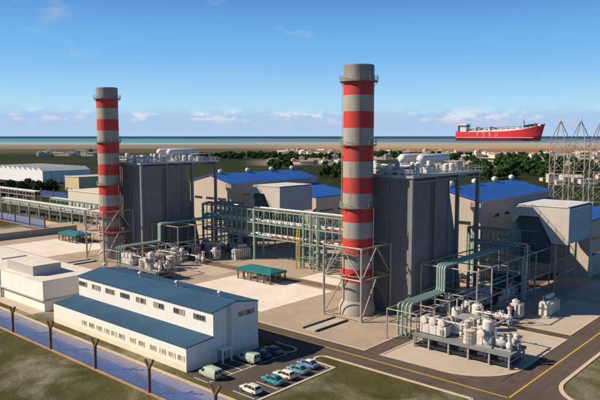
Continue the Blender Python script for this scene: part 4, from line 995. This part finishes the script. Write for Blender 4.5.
    drum_tank(-60.6 + dx, 127.4, 0, 1.2, 4.0, 'tall white tank among the pumps by the %s boiler' % W['size'])
    cabinet(-69.5 + dx, 138.8, 'white cabinet under the %s tall frame, nearest the platform' % W['size'])
    cabinet(-71.4 + dx, 145.6, 'white cabinet under the %s tall frame, middle one' % W['size'], 3.4, 2.6, 3.8)
    cabinet(-73.0 + dx, 153.0, 'white cabinet under the %s tall frame, farthest from the platform' % W['size'], 3.6, 3.0, 4.2)
    motor_pump(-61.5 + dx, 140.4, 0, 'motor pump on the ground beside the %s tall frame' % W['size'], 1.2)
    transformer(-56.6 + dx, 154.6, 'pale finned transformer on the pad by the %s air intake' % W['size'])
    t = thing('green_container', 'grey green container under the %s pipe frame' % W['size'], 'container', (-73 + dx, 171, 0))
    bx('shell', (-78 + dx, 168.2, .2), (-68.5 + dx, 171.8, 5.0), 'duct_green', t); bx('plinth', (-78.1 + dx, 168.1, 0), (-68.4 + dx, 171.9, .2), 'concrete_wall', t)
    for x in (-76, -73.4, -70.8): bx('rib', (x + dx, 168.1, .2), (x + dx + .2, 168.2, 5.0), 'steel_green', t)
    for k, (pts, r_, m_, w) in enumerate((
            ([(-66.5, 113.4, 4.6), (-66.5, 113.4, 6.2), (-57.4, 113.4, 6.2), (-57.4, 113.4, 5.2)], .16, 'pipe_white', 'arched white pipe linking cooler and drum tank'),
            ([(-62.5, 117.8, 3.0), (-62.5, 117.8, 4.6), (-49.0, 117.8, 4.6), (-49.0, 117.8, 3.0)], .2, 'pipe_silver', 'silver pipe along the back edge'),
            ([(-53.0, 115.8, 6.4), (-53.0, 118.4, 6.4), (-53.0, 123.5, 6.4), (-60.6, 123.5, 6.4), (-60.6, 127.4, 6.4), (-60.6, 127.4, 4.0)], .17, 'pipe_white', 'white overhead pipe from the tall pump to the ground tanks'),
            ([(-66.8, 120.6, .4), (-66.8, 124.0, .4), (-55.2, 124.0, .4), (-55.2, 119.6, .4)], .3, 'pipe_silver', 'silver ground pipe behind the deck'),
            ([(-64.0, 133.0, 3.0), (-64.0, 136.4, 3.0), (-58.6, 136.4, 3.0), (-58.6, 136.4, .2)], .2, 'pipe_white', 'white pipe elbow by the upright pump'),
            ([(-77.5, 135.5, 1.5), (-77.5, 160.0, 1.5), (-67.0, 160.0, 1.5), (-67.0, 170.0, 1.5)], .4, 'pipe_silver', 'thick silver pipe low along the boiler side'))):
        o = MB().path(bend([(p[0] + dx, p[1], p[2]) for p in pts], .35), r_, 8).build('process_pipe', m_, None, smooth=True)
        tag(o, w + ', %s unit' % W['size'], 'pipe', 'process pipes round the platforms')
        for a, b in zip(pts[:-1], pts[1:]):
            A = Vector((a[0] + dx, a[1], a[2])); B = Vector((b[0] + dx, b[1], b[2])); d = (B - A)
            if d.length < 2.0: continue
            for f in (.25, .75):
                c_ = A + d * f; MB().bar(c_ - d.normalized() * .07, c_ + d.normalized() * .07, r_ * 1.7, 10).build('flange', 'machine_grey', o)
            c_ = A + d * .5; v_ = MB().lathe([(r_ * .8, -r_ * 1.6), (r_ * 1.6, 0), (r_ * .6, r_ * 1.4), (.06, r_ * 1.6), (.06, r_ * 3.4)], tuple(c_), 10).build('valve', 'machine_blue', o, smooth=True)
            MB().lathe([(r_ * 1.8, -.04), (r_ * 1.8, .04)], tuple(c_ + Vector((0, 0, r_ * 3.2))), 12).build('handwheel', 'valve_red', v_)
    for k, (x, y) in enumerate(((-69.0, 161.5), (-75.8, 139.6), (-76.4, 147.4), (-66.8, 152.6), (-61.2, 146.6))):
        w = ('behind the transformer side of', 'against the boiler wall near the front of', 'against the boiler wall mid-way along', 'beside the outer posts of', 'outside the posts of')[k]
        (pump_tower if k % 2 else cabinet)(x + dx, y, *((0, 'grey white machine %s the %s tall frame' % (w, W['size']), 1.1) if k % 2 else ('grey white machine %s the %s tall frame' % (w, W['size']), 2.6, 2.6, 3.4, 'machine_grey' if k == 2 else 'machine_white')))
    o = MB().bar((-59.4 + dx, 125.4, 0), (-59.4 + dx, 125.4, 2.2), .12, 8).bar((-59.4 + dx, 125.4, 2.2), (-59.4 + dx, 125.4, 2.9), .28, 8).build('hydrant_post', 'orange_paint')
    tag(o, 'orange hydrant post at the corner of the %s pump yard' % W['size'], 'hydrant')
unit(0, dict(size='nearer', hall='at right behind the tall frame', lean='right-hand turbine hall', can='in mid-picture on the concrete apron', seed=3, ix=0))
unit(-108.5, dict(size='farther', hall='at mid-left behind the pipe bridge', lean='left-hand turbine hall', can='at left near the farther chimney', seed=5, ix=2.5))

# ------------------------------------------------------------------ pipe bridges
def pipe_bridge(name, label, x0, x1, y0, y1, tiers, posts, step=2.7, diag=True, mat='steel_green'):
    t = thing(name, label, 'pipe rack', ((x0 + x1) / 2, (y0 + y1) / 2, 0))
    for y in (y0, y1):
        for x in posts: bx('post', (x - .3, y - .3, 0), (x + .3, y + .3, tiers[-1] + .5), mat, t)
        for z in tiers: bx('chord', (x0, y - .2, z - .22), (x1, y + .2, z + .22), mat, t)
    n = max(1, round((x1 - x0) / step)); s = (x1 - x0) / n
    for y in (y0, y1):
        for k in range(n + 1):
            x = x0 + s * k
            if min(abs(x - p) for p in posts) < .5: continue
            bx('upright', (x - .13, y - .13, tiers[0]), (x + .13, y + .13, tiers[-1]), mat, t)
    if diag:
        for k in range(n):
            x = x0 + s * k
            for a, b in zip(tiers[:-1], tiers[1:]):
                p, q = (a, b) if k % 2 else (b, a)
                if b == tiers[-1]: rod('brace', (x, y0, p), (x + s, y0, q), .08, mat, t)
    for k in range(0, n + 1, 2):
        x = x0 + s * k
        for z in tiers: bx('cross_beam', (x - .12, y0 + .21, z - .12), (x + .12, y1 - .21, z + .12), mat, t)
    return t
def run(name, label, p0, p1, r, mat, group):
    o = MB().bar(p0, p1, r, 10).build(name, mat, None, smooth=True); return tag(o, label, 'pipe', group)
pipe_bridge('pipe_bridge', 'two-tier pale green steel pipe bridge between the two boiler houses', -188.0, -106.0, 156.2, 160.6, (8.2, 13.0, 17.5), (-187.5, -160.0, -137.2, -134.2, -131.3, -107))
g = 'pipes on the main bridge'
run('rack_pipe', 'red pipe along the lower tier of the main bridge, front side', (-152, 157.0, 8.75), (-106, 157.0, 8.75), .28, 'pipe_red', g)
run('rack_pipe', 'white pipe on the lower tier of the main bridge, left stretch', (-188, 157.0, 8.75), (-152.3, 157.0, 8.75), .28, 'pipe_white', g)
run('rack_pipe', 'thick white pipe in the middle of the lower tier', (-188, 158.3, 8.95), (-106, 158.3, 8.95), .45, 'pipe_white', g)
run('rack_pipe', 'silver pipe at the back of the lower tier', (-188, 159.6, 8.8), (-106, 159.6, 8.8), .35, 'pipe_silver', g)
run('rack_pipe', 'white pipe at the front of the upper tier', (-188, 157.0, 13.6), (-128, 157.0, 13.6), .38, 'pipe_white', g)
run('rack_pipe', 'red pipe at the front of the upper tier, right stretch', (-127.7, 157.0, 13.5), (-106, 157.0, 13.5), .3, 'pipe_red', g)
run('rack_pipe', 'thick pale pipe in the middle of the upper tier', (-188, 158.4, 13.75), (-106, 158.4, 13.75), .5, 'pipe_white', g)
run('rack_pipe', 'rust brown pipe on the roof of the main bridge', (-188, 157.4, 18.0), (-106, 157.4, 18.0), .28, 'pipe_rust', g)
run('rack_pipe', 'silver pipe on the roof of the main bridge', (-188, 159.0, 18.1), (-106, 159.0, 18.1), .35, 'pipe_silver', g)
def stair():
    t = thing('stair_tower', 'yellow caged ladder tower on the main pipe bridge', 'ladder', (-138.6, 155.6, 0))
    for x in (-139.2, -138.2): bx('stringer', (x - .1, 155.3, 0), (x + .1, 155.5, 12.8), 'yellow_paint', t)
    for k in range(24): bx('rung', (-139.1, 155.35, .5 + k * .52), (-138.3, 155.45, .58 + k * .52), 'yellow_paint', t)
    for k in range(8):
        m = MB(); z = 2.4 + k * 1.4
        pts = [(-138.7 + .75 * math.cos(R(a)), 155.35 - .75 * abs(math.sin(R(a))), z) for a in range(180, 361, 30)]
        for a, b in zip(pts[:-1], pts[1:]): m.bar(a, b, .05, 4)
        m.build('cage_hoop', 'yellow_paint', t)
stair()
t = tube_frame('rack_tower', 'green steel stair frame under the main pipe bridge', [-138.0, -130.6], [153.6, 155.9], [4.0, 8.0], .16, 'steel_green')
for dx, w in ((0, 'right-hand'), (-108.5, 'left-hand')):
    pipe_bridge('pipe_bridge', 'dark green pipe rack between boiler and %s turbine hall' % w, -84.5 + dx, -70.5 + dx, 166.6, 169.6, (8.2, 13.0, 17.3), (-84 + dx, -71 + dx), 2.7)
    run('rack_pipe', 'white pipe on the short rack by the %s turbine hall' % w, (-84.5 + dx, 168.0, 13.7), (-70.5 + dx, 168.0, 13.7), .42, 'pipe_white', 'pipes on the short racks')
pipe_bridge('pipe_rack', 'long low grey pipe rack at left leading to the farther chimney', -372.0, -214.0, 161.0, 165.0, (5.4, 7.3), [-371.5 + 11.25 * k for k in range(15)], 3.75, False, 'steel_grey')
for k, (y, m_, w) in enumerate(((161.8, 'pipe_green', 'green pipe nearest the front'), (162.8, 'pipe_white', 'white pipe second from the front'), (163.7, 'pipe_green', 'green pipe second from the back'), (164.5, 'pipe_silver', 'silver pipe at the back'))):
    run('rack_pipe', w + ' of the long low rack', (-372, y, 5.95 + .1 * k), (-214, y, 5.95 + .1 * k), .34, m_, 'pipes on the low rack')
    run('rack_pipe', w + ' on top of the long low rack', (-372, y, 7.85), (-214, y, 7.85), .26, ('pipe_white', 'pipe_green')[k % 2], 'pipes on the low rack')
pipe_bridge('pipe_rack', 'green pipe rack behind the long low grey one, before the cream building', -340.0, -232.0, 174.0, 178.0, (5.0, 8.2), [-339.5 + 12.0 * k for k in range(10)], 4.0, True, 'steel_green')
for k in range(3): run('rack_pipe', ('front', 'middle', 'back')[k] + ' pipe on the green rack before the cream building', (-340, 174.8 + k * 1.2, 8.8), (-232, 174.8 + k * 1.2, 8.8), .42, ('pipe_green', 'pipe_white', 'pipe_green')[k], 'pipes on the green rack')
pipe_bridge('pipe_rack', 'far tan pipe rack by the shrubs at the left edge', -480, -384, 187.0, 191.0, (6.0, 8.5), [-479.5 + 12 * k for k in range(8)] + [-384.4], 4.0, False, 'steel_tan')
for k in range(3): run('rack_pipe', ('front', 'middle', 'back')[k] + ' pipe on the far tan rack at left', (-480, 187.8 + k * 1.3, 9.0), (-384, 187.8 + k * 1.3, 9.0), .4, ('pipe_white', 'pipe_silver', 'pipe_green')[k], 'pipes on the far rack')
for k, (x, y) in enumerate(((-262, 172), (-246, 170), (-233, 169))):
    drum_tank(x, y, 0, 2.6, 6.5 + k, 'pale round tank behind the low rack, %s from the farther chimney' % ('third', 'second', 'first')[k])
for k, (x, y) in enumerate(((-246.0, 150.5), (-226.0, 151.0))):
    cabinet(x, y, 'white cabinet behind the %s' % ('left teal shelter', 'farther chimney foot')[k], 5, 4, 5)

# ------------------------------------------------------------------ background buildings and masts
def white_hall():
    t = thing('white_hall', 'long white hall with saw-tooth roof at the far left', 'building', (-609, 295, 0))
    x0, n, s, y0, y1 = -657.0, 9, 10.4, 282.5, 330.0
    bx('wall', (x0, y0, 0), (x0 + n * s, y1, 10.6), 'hall_white', t)
    for k in range(n):
        a = x0 + k * s
        MB().prism([(a + .03, 10.6), (a + s - .03, 10.6), (a + s - .4, 11.0), (a + 2.2, 14.0), (a + .03, 14.0)], 'y', y0 + .02, y1 - .02).build('roof_bay', 'hall_white', t)
        MB().prism([(a + s - .2, 10.9), (a + s - .1, 11.15), (a + 2.3, 14.2), (a - .05, 14.2), (a - .05, 14.02), (a + 2.2, 14.02)], 'y', y0 - .2, y1 + .2).build('roof_sheet', 'hall_roof', t)
    for k in range(4): bx('panel_joint', (x0 + n * s, y0 + 8 + 10 * k, 0), (x0 + n * s + .15, y0 + 8.6 + 10 * k, 10.4), 'hall_roof', t)
white_hall()
def plain_block(name, label, x0, x1, y0, y1, h, wall, roof, wins=()):
    t = thing(name, label, 'building', ((x0 + x1) / 2, (y0 + y1) / 2, 0))
    bx('wall', (x0, y0, 0), (x1, y1, h), wall, t); bx('roof', (x0 - .3, y0 - .3, h), (x1 + .3, y1 + .3, h + .5), roof, t)
    bx('parapet', (x0 - .1, y0 - .1, h + .5), (x1 + .1, y0 + .2, h + .9), wall, t)
    for w in wins: bx('window', (w[0], y0 - .08, w[2]), (w[1], y0, w[3]), 'glass_dark', t)
    bx('roof_unit', (x0 + (x1 - x0) * .6, y0 + (y1 - y0) * .4, h + .5), (x0 + (x1 - x0) * .8, y0 + (y1 - y0) * .7, h + 1.8), 'machine_grey', t)
plain_block('store_building', 'buff tall block behind the low cream building at left', -445, -425.3, 240, 300, 13.2, 'buff_clad', 'house_roof', [(-443, -441, 3, 5), (-437, -435, 3, 5)])
plain_block('store_building', 'low cream building just left of the farther chimney', -369.5, -318, 201, 224, 9.6, 'cream_clad', 'cream_clad')
def mast(cx, cy, label):
    t = thing('lattice_mast', label, 'mast', (cx, cy, 0))
    w = 2.6; zt = 41.2; C = [(-w, -w), (w, -w), (w, w), (-w, w)]
    for a in C: beam('leg', (cx + a[0], cy + a[1], 0), (cx + a[0], cy + a[1], zt), .24, .24, 'steel_tan', t)
    for a in C: beam('peak_leg', (cx + a[0], cy + a[1], zt), (cx, cy, 48.6), .22, .22, 'steel_tan', t)
    rod('spike', (cx, cy, 48.4), (cx, cy, 50.0), .16, 'pipe_white', t)
    for i in range(4):
        a, b = C[i], C[(i + 1) % 4]; m = MB(); k = 0; z = 4.0
        while z < zt + .1:
            m.bar((cx + a[0], cy + a[1], z), (cx + b[0], cy + b[1], z), .08, 4)
            if z + 5.3 < zt + .5:
                m.bar((cx + a[0], cy + a[1], z), (cx + b[0], cy + b[1], z + 5.3), .06, 4); m.bar((cx + b[0], cy + b[1], z), (cx + a[0], cy + a[1], z + 5.3), .06, 4)
            z += 5.3
        MB().bar((cx + a[0] * .5, cy + a[1] * .5, 44.8), (cx + b[0] * .5, cy + b[1] * .5, 44.8), .09, 4).build('peak_brace', 'steel_tan', t)
        m.build('lattice', 'steel_tan', t)
W3 = ('nearest the red ship', 'middle of three', 'at the right edge')
for k, x in enumerate((-86.0, -78.9, -71.9)): mast(x, 240, 'tan lattice switchyard mast with pointed top, ' + W3[k])
def gantry():
    t = thing('switchyard_gantry', 'tan lattice cross beam joining the pointed switchyard masts', 'gantry', (-74, 240, 0))
    for z in (36.2, 39.6):
        for y in (238.6, 241.4): bx('chord', (-89, y - .15, z - .15), (-56, y + .15, z + .15), 'steel_tan', t)
    for y in (238.6, 241.4):
        for k in range(16):
            x = -89 + 33 * k / 16; p = (36.2, 39.6) if k % 2 else (39.6, 36.2)
            rod('brace', (x, y, p[0]), (x + 33 / 16, y, p[1]), .09, 'steel_tan', t)
    for k in range(8): MB().lathe([(.1, 0), (.3, -.3), (.12, -.6), (.3, -.9), (.12, -1.2), (.3, -1.5), (.1, -1.9)], (-86.5 + 4 * k, 238.6, 36.1), 8).build('insulator', 'pipe_white', t)
gantry()
for k, (x, y) in enumerate(((-98, 262), (-84, 268), (-70, 262), (-60, 272), (-112, 268))):
    cabinet(x, y, 'pale switchyard kiosk behind the blue roofs, %s' % ('left of the masts', 'under the first mast', 'under the middle mast', 'right of the middle mast', 'leftmost one')[k], 7, 5, 5)

# ------------------------------------------------------------------ trees, houses
def crown_mesh(name, seed, rx, rz, n, leaf, mat, blobs=9):
    r = random.Random(seed); m = MB(); cs = []
    for k in range(blobs):
        a = r.random() * 6.28; q = r.random() ** .6; h = r.uniform(.15, .95)
        rad = math.sin(min(1, h + .12) * math.pi * .85) * .75 + .1
        cs.append(Vector((math.cos(a) * q * rx * rad, math.sin(a) * q * rx * rad, rz * h)))
    for i in range(n):
        c = cs[i % blobs]; s = rx * r.uniform(.30, .46)
        d = Vector((r.gauss(0, 1), r.gauss(0, 1), r.gauss(0, .8))).normalized() * s * r.random() ** .35
        p = c + d; q = Quaternion(Vector((r.gauss(0, 1), r.gauss(0, 1), r.gauss(0, 1))).normalized(), r.random() * 6.28); l = leaf * r.uniform(.6, 1.3)
        m.add([p + q @ Vector(v) for v in ((-l, -l * .6, 0), (l, -l * .5, l * .2), (l * .7, l * .7, -l * .1), (-l * .6, l * .6, l * .25))], [(0, 1, 2), (0, 2, 3)])
    me = bpy.data.meshes.new(name); me.from_pydata([tuple(v) for v in m.v], [], m.f); me.materials.append(MATS[mat]); return me
CROWNS = [crown_mesh('crown', k, 4.6, 7.5 + k % 3, 1100, .62, 'leaf', 12) for k in range(5)]
BUSHES = [crown_mesh('bush_crown', 20 + k, 6.0, 7.2, 1500, .7, 'leaf_olive', 14) for k in range(3)]
def trunk_mesh():
    m = MB(); m.bar((0, 0, 0), (.1, .05, 4.2), .32, 6, .2); m.bar((.1, .05, 2.6), (1.2, .5, 5.2), .14, 5, .07); m.bar((.1, .05, 3.0), (-1.0, -.7, 5.4), .14, 5, .07); m.bar((.1, .05, 4.2), (.2, 0, 7.0), .18, 5, .06)
    me = bpy.data.meshes.new('trunk'); me.from_pydata([tuple(v) for v in m.v], [], m.f); me.materials.append(MATS['bark']); return me
TRUNK = trunk_mesh()
def tree(p, s, label, group, crowns=CROWNS, lift=1.6):
    t = thing('tree', label, 'tree', p, group); t.scale = (s, s, s * rnd.uniform(.9, 1.15)); t.rotation_euler = (0, 0, rnd.random() * 6.28)
    for nm, me, z in (('trunk', TRUNK, 0), ('crown', rnd.choice(crowns), lift)):
        o = bpy.data.objects.new(nm, me); COL.objects.link(o); o.parent = t; o.location = (0, 0, z)
def vx(px, u): return (px - 300) / 648.0 * u
def grove(n, u0, u1, a0, a1, label, group, s0=.9, s1=1.4):
    for k in range(n):
        u = rnd.uniform(u0, u1); tree(coast(u, rnd.uniform(vx(a0, u), vx(a1, u))), rnd.uniform(s0, s1), label, group)
grove(74, 620, 900, 470, 552, 'rounded dark green tree in the grove behind the right blue roof', 'trees behind the right blue roof')
grove(22, 640, 960, 555, 606, 'dark green tree behind the lattice masts', 'trees behind the masts')
grove(30, 1080, 1330, 498, 552, 'small far tree below the red ship', 'trees below the ship')
grove(10, 1050, 1150, 448, 475, 'small far tree between boiler roof and ship', 'trees right of the near boiler')
grove(46, 1180, 1290, 200, 268, 'small far tree in the dark row beyond the left boiler', 'trees in the far left row')
grove(44, 1080, 1200, 270, 343, 'small tree among the pale lots left of the near chimney', 'trees among the pale lots')
grove(9, 760, 860, 272, 296, 'tree in the clump behind the left blue roof', 'trees behind the left blue roof')
grove(10, 620, 760, 322, 345, 'tree at the field edge left of the near chimney', 'trees at the field edge')
grove(26, 1180, 1300, 376, 480, 'small far tree above the near boiler roof', 'trees above the near boiler')
grove(5, 1380, 1450, 84, 96, 'small far tree by the pale terrace at far left', 'trees by the far left terrace')
for k, (x, y, s) in enumerate(((-478, 206, 1.05), (-470, 212, 1.2), (-462, 216, 1.0), (-466, 224, 1.1), (-452, 224, .95), (-449, 231, 1.15), (-486, 203, 1.1))):
    tree((x, y, 0), s * 1.15, 'broad olive shrub tree before the white saw-tooth hall, ' + ('third from left', 'fourth from left', 'back one behind the far rack', 'third from right', 'second from right', 'rightmost', 'at the picture edge')[k], 'shrub trees before the white hall', BUSHES, .4)
def house_mesh(k):
    m = MB(); w, d, h = ((9, 7, 4.2), (13, 8, 3.6), (7, 7, 6.5), (18, 9, 4.5))[k]
    m.box((-w / 2, -d / 2, 0), (w / 2, d / 2, h))
    if k in (0, 3): m.prism([(-d / 2 - .4, h), (d / 2 + .4, h), (0, h + 2.0)], 'x', -w / 2 - .4, w / 2 + .4)
    else: m.box((-w / 2 - .2, -d / 2 - .2, h), (w / 2 + .2, d / 2 + .2, h + .5)); m.box((0, -1, h + .5), (2.5, 1.5, h + 1.8))
    me = bpy.data.meshes.new('house'); me.from_pydata([tuple(v) for v in m.v], [], m.f); me.materials.append(MATS['house_mixed']); return me
def house_paint():
    m, t, b = base_mat('house_mixed'); oi = t.node('ShaderNodeObjectInfo'); geo = t.node('ShaderNodeNewGeometry')
    sp = t.node('ShaderNodeSeparateXYZ'); t.link(geo.outputs['Normal'], sp.inputs[0])
    wall = t.mix(oi.outputs['Random'], (0.60, 0.54, 0.46), (0.42, 0.36, 0.30))
    wn = t.node('ShaderNodeTexWhiteNoise'); wn.noise_dimensions = '1D'; t.link(oi.outputs['Random'], wn.inputs['W'])
    roof = t.mix(t.ramp(wn.outputs['Value'], 0.35, 0.65), (0.52, 0.47, 0.41), (0.30, 0.20, 0.15))
    t.link(t.mix(t.ramp(sp.outputs[2], 0.2, 0.4), wall, roof), b.inputs['Base Color']); b.inputs['Roughness'].default_value = 0.85; MATS['house_mixed'] = m
house_paint()
HOUSES = [house_mesh(k) for k in range(4)]
def hamlet(n, u0, u1, a0, a1, label, group, s0=.9, s1=1.5):
    for k in range(n):
        u = rnd.uniform(u0, u1); o = bpy.data.objects.new('house', rnd.choice(HOUSES)); COL.objects.link(o)
        o.location = coast(u, rnd.uniform(vx(a0, u), vx(a1, u))); o.rotation_euler = (0, 0, R(YAW + rnd.choice((0, 90)) + rnd.uniform(-15, 15)))
        s = rnd.uniform(s0, s1); o.scale = (s, s, s * .9); tag(o, label, 'house', group)
hamlet(30, 1350, 1650, 268, 342, 'tiny pale house in the far strip left of the near chimney', 'houses far left of the near chimney', 1.2, 2)
hamlet(10, 980, 1100, 262, 343, 'small pale house among the trees left of the near chimney', 'houses among the pale lots', 1.0, 1.8)
hamlet(44, 1150, 1650, 378, 500, 'tiny pale house beyond the near boiler roof', 'houses beyond the near boiler', 1.1, 2)
hamlet(20, 1200, 1500, 500, 604, 'tiny pale house below the red ship and masts', 'houses below the ship', 1.1, 2)
hamlet(13, 560, 800, 540, 604, 'small white house behind the switchyard masts', 'houses behind the masts', .8, 1.3)
hamlet(26, 1380, 1480, 38, 95, 'tiny pale house in the terrace at far left', 'houses in the far left terrace', 1.3, 2)

# ------------------------------------------------------------------ ship
def ship():
    c = coast(5700, vx(499, 5700), 0.4)
    t = thing('ship', 'huge red tanker ship with white deck on the horizon', 'ship', (0, 0, 0))
    secs = []
    L = 372
    for x, w, zt, rake in ((-L, 40, 66, 0), (-L + 12, 52, 64, 0), (-250, 58, 62, 0), (-100, 58, 62, 0), (80, 58, 66, 0), (200, 56, 76, 0), (280, 46, 90, 0), (330, 30, 102, 6), (358, 14, 110, 14), (375, 3, 116, 30)):
        f = 1.0 if x < 200 else max(.06, 1 - (x - 200) / 190.0)
        secs.append([(x - rake * 1.3, w * .9 * f + .5, -4), (x - rake * .8, w * (.3 + .7 * f), zt * .32), (x - rake * .35, w * (.55 + .45 * f), zt * .7), (x, w, zt)])
    def skin(lo, hi, name, mat, k0, k1, out=0.0):
        m = MB(); vs = []; fs = []; n = k1 - k0 + 1
        for s in secs:
            for q in s[k0:k1 + 1]: vs.append((q[0], -q[1] - out, q[2]))
            for q in reversed(s[k0:k1 + 1]): vs.append((q[0], q[1] + out, q[2]))
        for i in range(len(secs) - 1):
            for k in range(2 * n): fs.append((i * 2 * n + k, i * 2 * n + (k + 1) % (2 * n), (i + 1) * 2 * n + (k + 1) % (2 * n), (i + 1) * 2 * n + k))
        fs += [tuple(range(2 * n)), tuple(range(len(vs) - 2 * n, len(vs)))]
        return m.add(vs, fs).build(name, mat, t, smooth=True)
    skin(0, 1, 'boot_topping', 'ship_boot', 0, 1); hull = skin(1, 3, 'hull', 'ship_red', 1, 3)
    MB().box((-352, -60.5, 21.2), (300, -56, 24.0)).build('waterline_stripe', 'ship_white', t)
    MB().prism([(-255, 60), (150, 64), (235, 82), (160, 84), (-60, 75), (-250, 70)], 'y', -46, 46).build('deck_trunk', 'ship_white', t)
    for k in range(26):
        a = -245 + k * 15.5; h = rnd.uniform(5, 17); b_ = 68 + (a + 250) * .035
        MB().box((a, -44 + rnd.uniform(0, 30), b_), (a + rnd.uniform(5, 12), 30, b_ + h)).build('deck_module', 'ship_white' if k % 3 else 'ship_dark', t)
    MB().bar((-240, -40, 80), (200, -40, 92), 2.0, 6).build('deck_pipe', 'ship_white', t); MB().bar((-240, -30, 84), (200, -30, 97), 1.6, 6).build('deck_pipe', 'ship_dark', t)
    MB().box((-330, -44, 64), (-275, 44, 118)).build('deckhouse', 'ship_white', t); MB().box((-345, -58, 108), (-268, 58, 116)).build('bridge_wing', 'ship_white', t)
    MB().box((-268.5, -40, 98), (-267.4, 40, 105)).build('bridge_window', 'ship_dark', t)
    MB().box((-358, -16, 64), (-338, 16, 108)).build('funnel', 'ship_dark', t)
    for x in (-180, -60): MB().bar((x, -44, 66), (x, -44, 96), 4, 8).bar((x, -44, 96), (x + 52, -46, 84), 2.6, 6).build('deck_crane', 'ship_dark', t)
    MB().bar((205, 0, 78), (205, 0, 138), 3, 6).bar((205, -16, 126), (205, 16, 126), 1.5, 6).build('mast', 'ship_dark', t)
    for x in (150, 215, 250, 290): MB().box((x, -30, 84 + (x - 150) * .12), (x + 26, 30, 100 + (x - 150) * .12)).build('deck_machinery', 'ship_dark' if x > 160 else 'ship_white', t)
    MB().box((300, -26, 98), (345, 26, 112)).build('forecastle', 'ship_white', t)
    MB().bar((318, -36, 78), (318, -42, 66), 6, 8).build('anchor', 'ship_dark', t)
    x = -178
    for ch in 'FSRU':
        cu = bpy.data.curves.new('letter', 'FONT'); cu.body = ch; cu.size = 40; cu.extrude = .6; cu.offset = .1
        tmp = bpy.data.objects.new('tmp', cu); COL.objects.link(tmp); bpy.context.view_layer.update()
        me = bpy.data.meshes.new_from_object(tmp.evaluated_get(bpy.context.evaluated_depsgraph_get())); bpy.data.objects.remove(tmp)
        me.materials.append(MATS['ship_letter']); o = bpy.data.objects.new('letter', me); COL.objects.link(o); o.parent = t
        o.location = (x, -58.9, 29); o.rotation_euler = (R(88), 0, 0); x += 52
    t.location = c; t.rotation_euler = (0, 0, R(YAW - 34)); t.scale = (1.03, 1.0, 1.28)
ship()
print('objects', len(bpy.data.objects), 'tris', sum(len(o.data.loop_triangles) if False else len(o.data.polygons) for o in bpy.data.objects if o.type == 'MESH'))
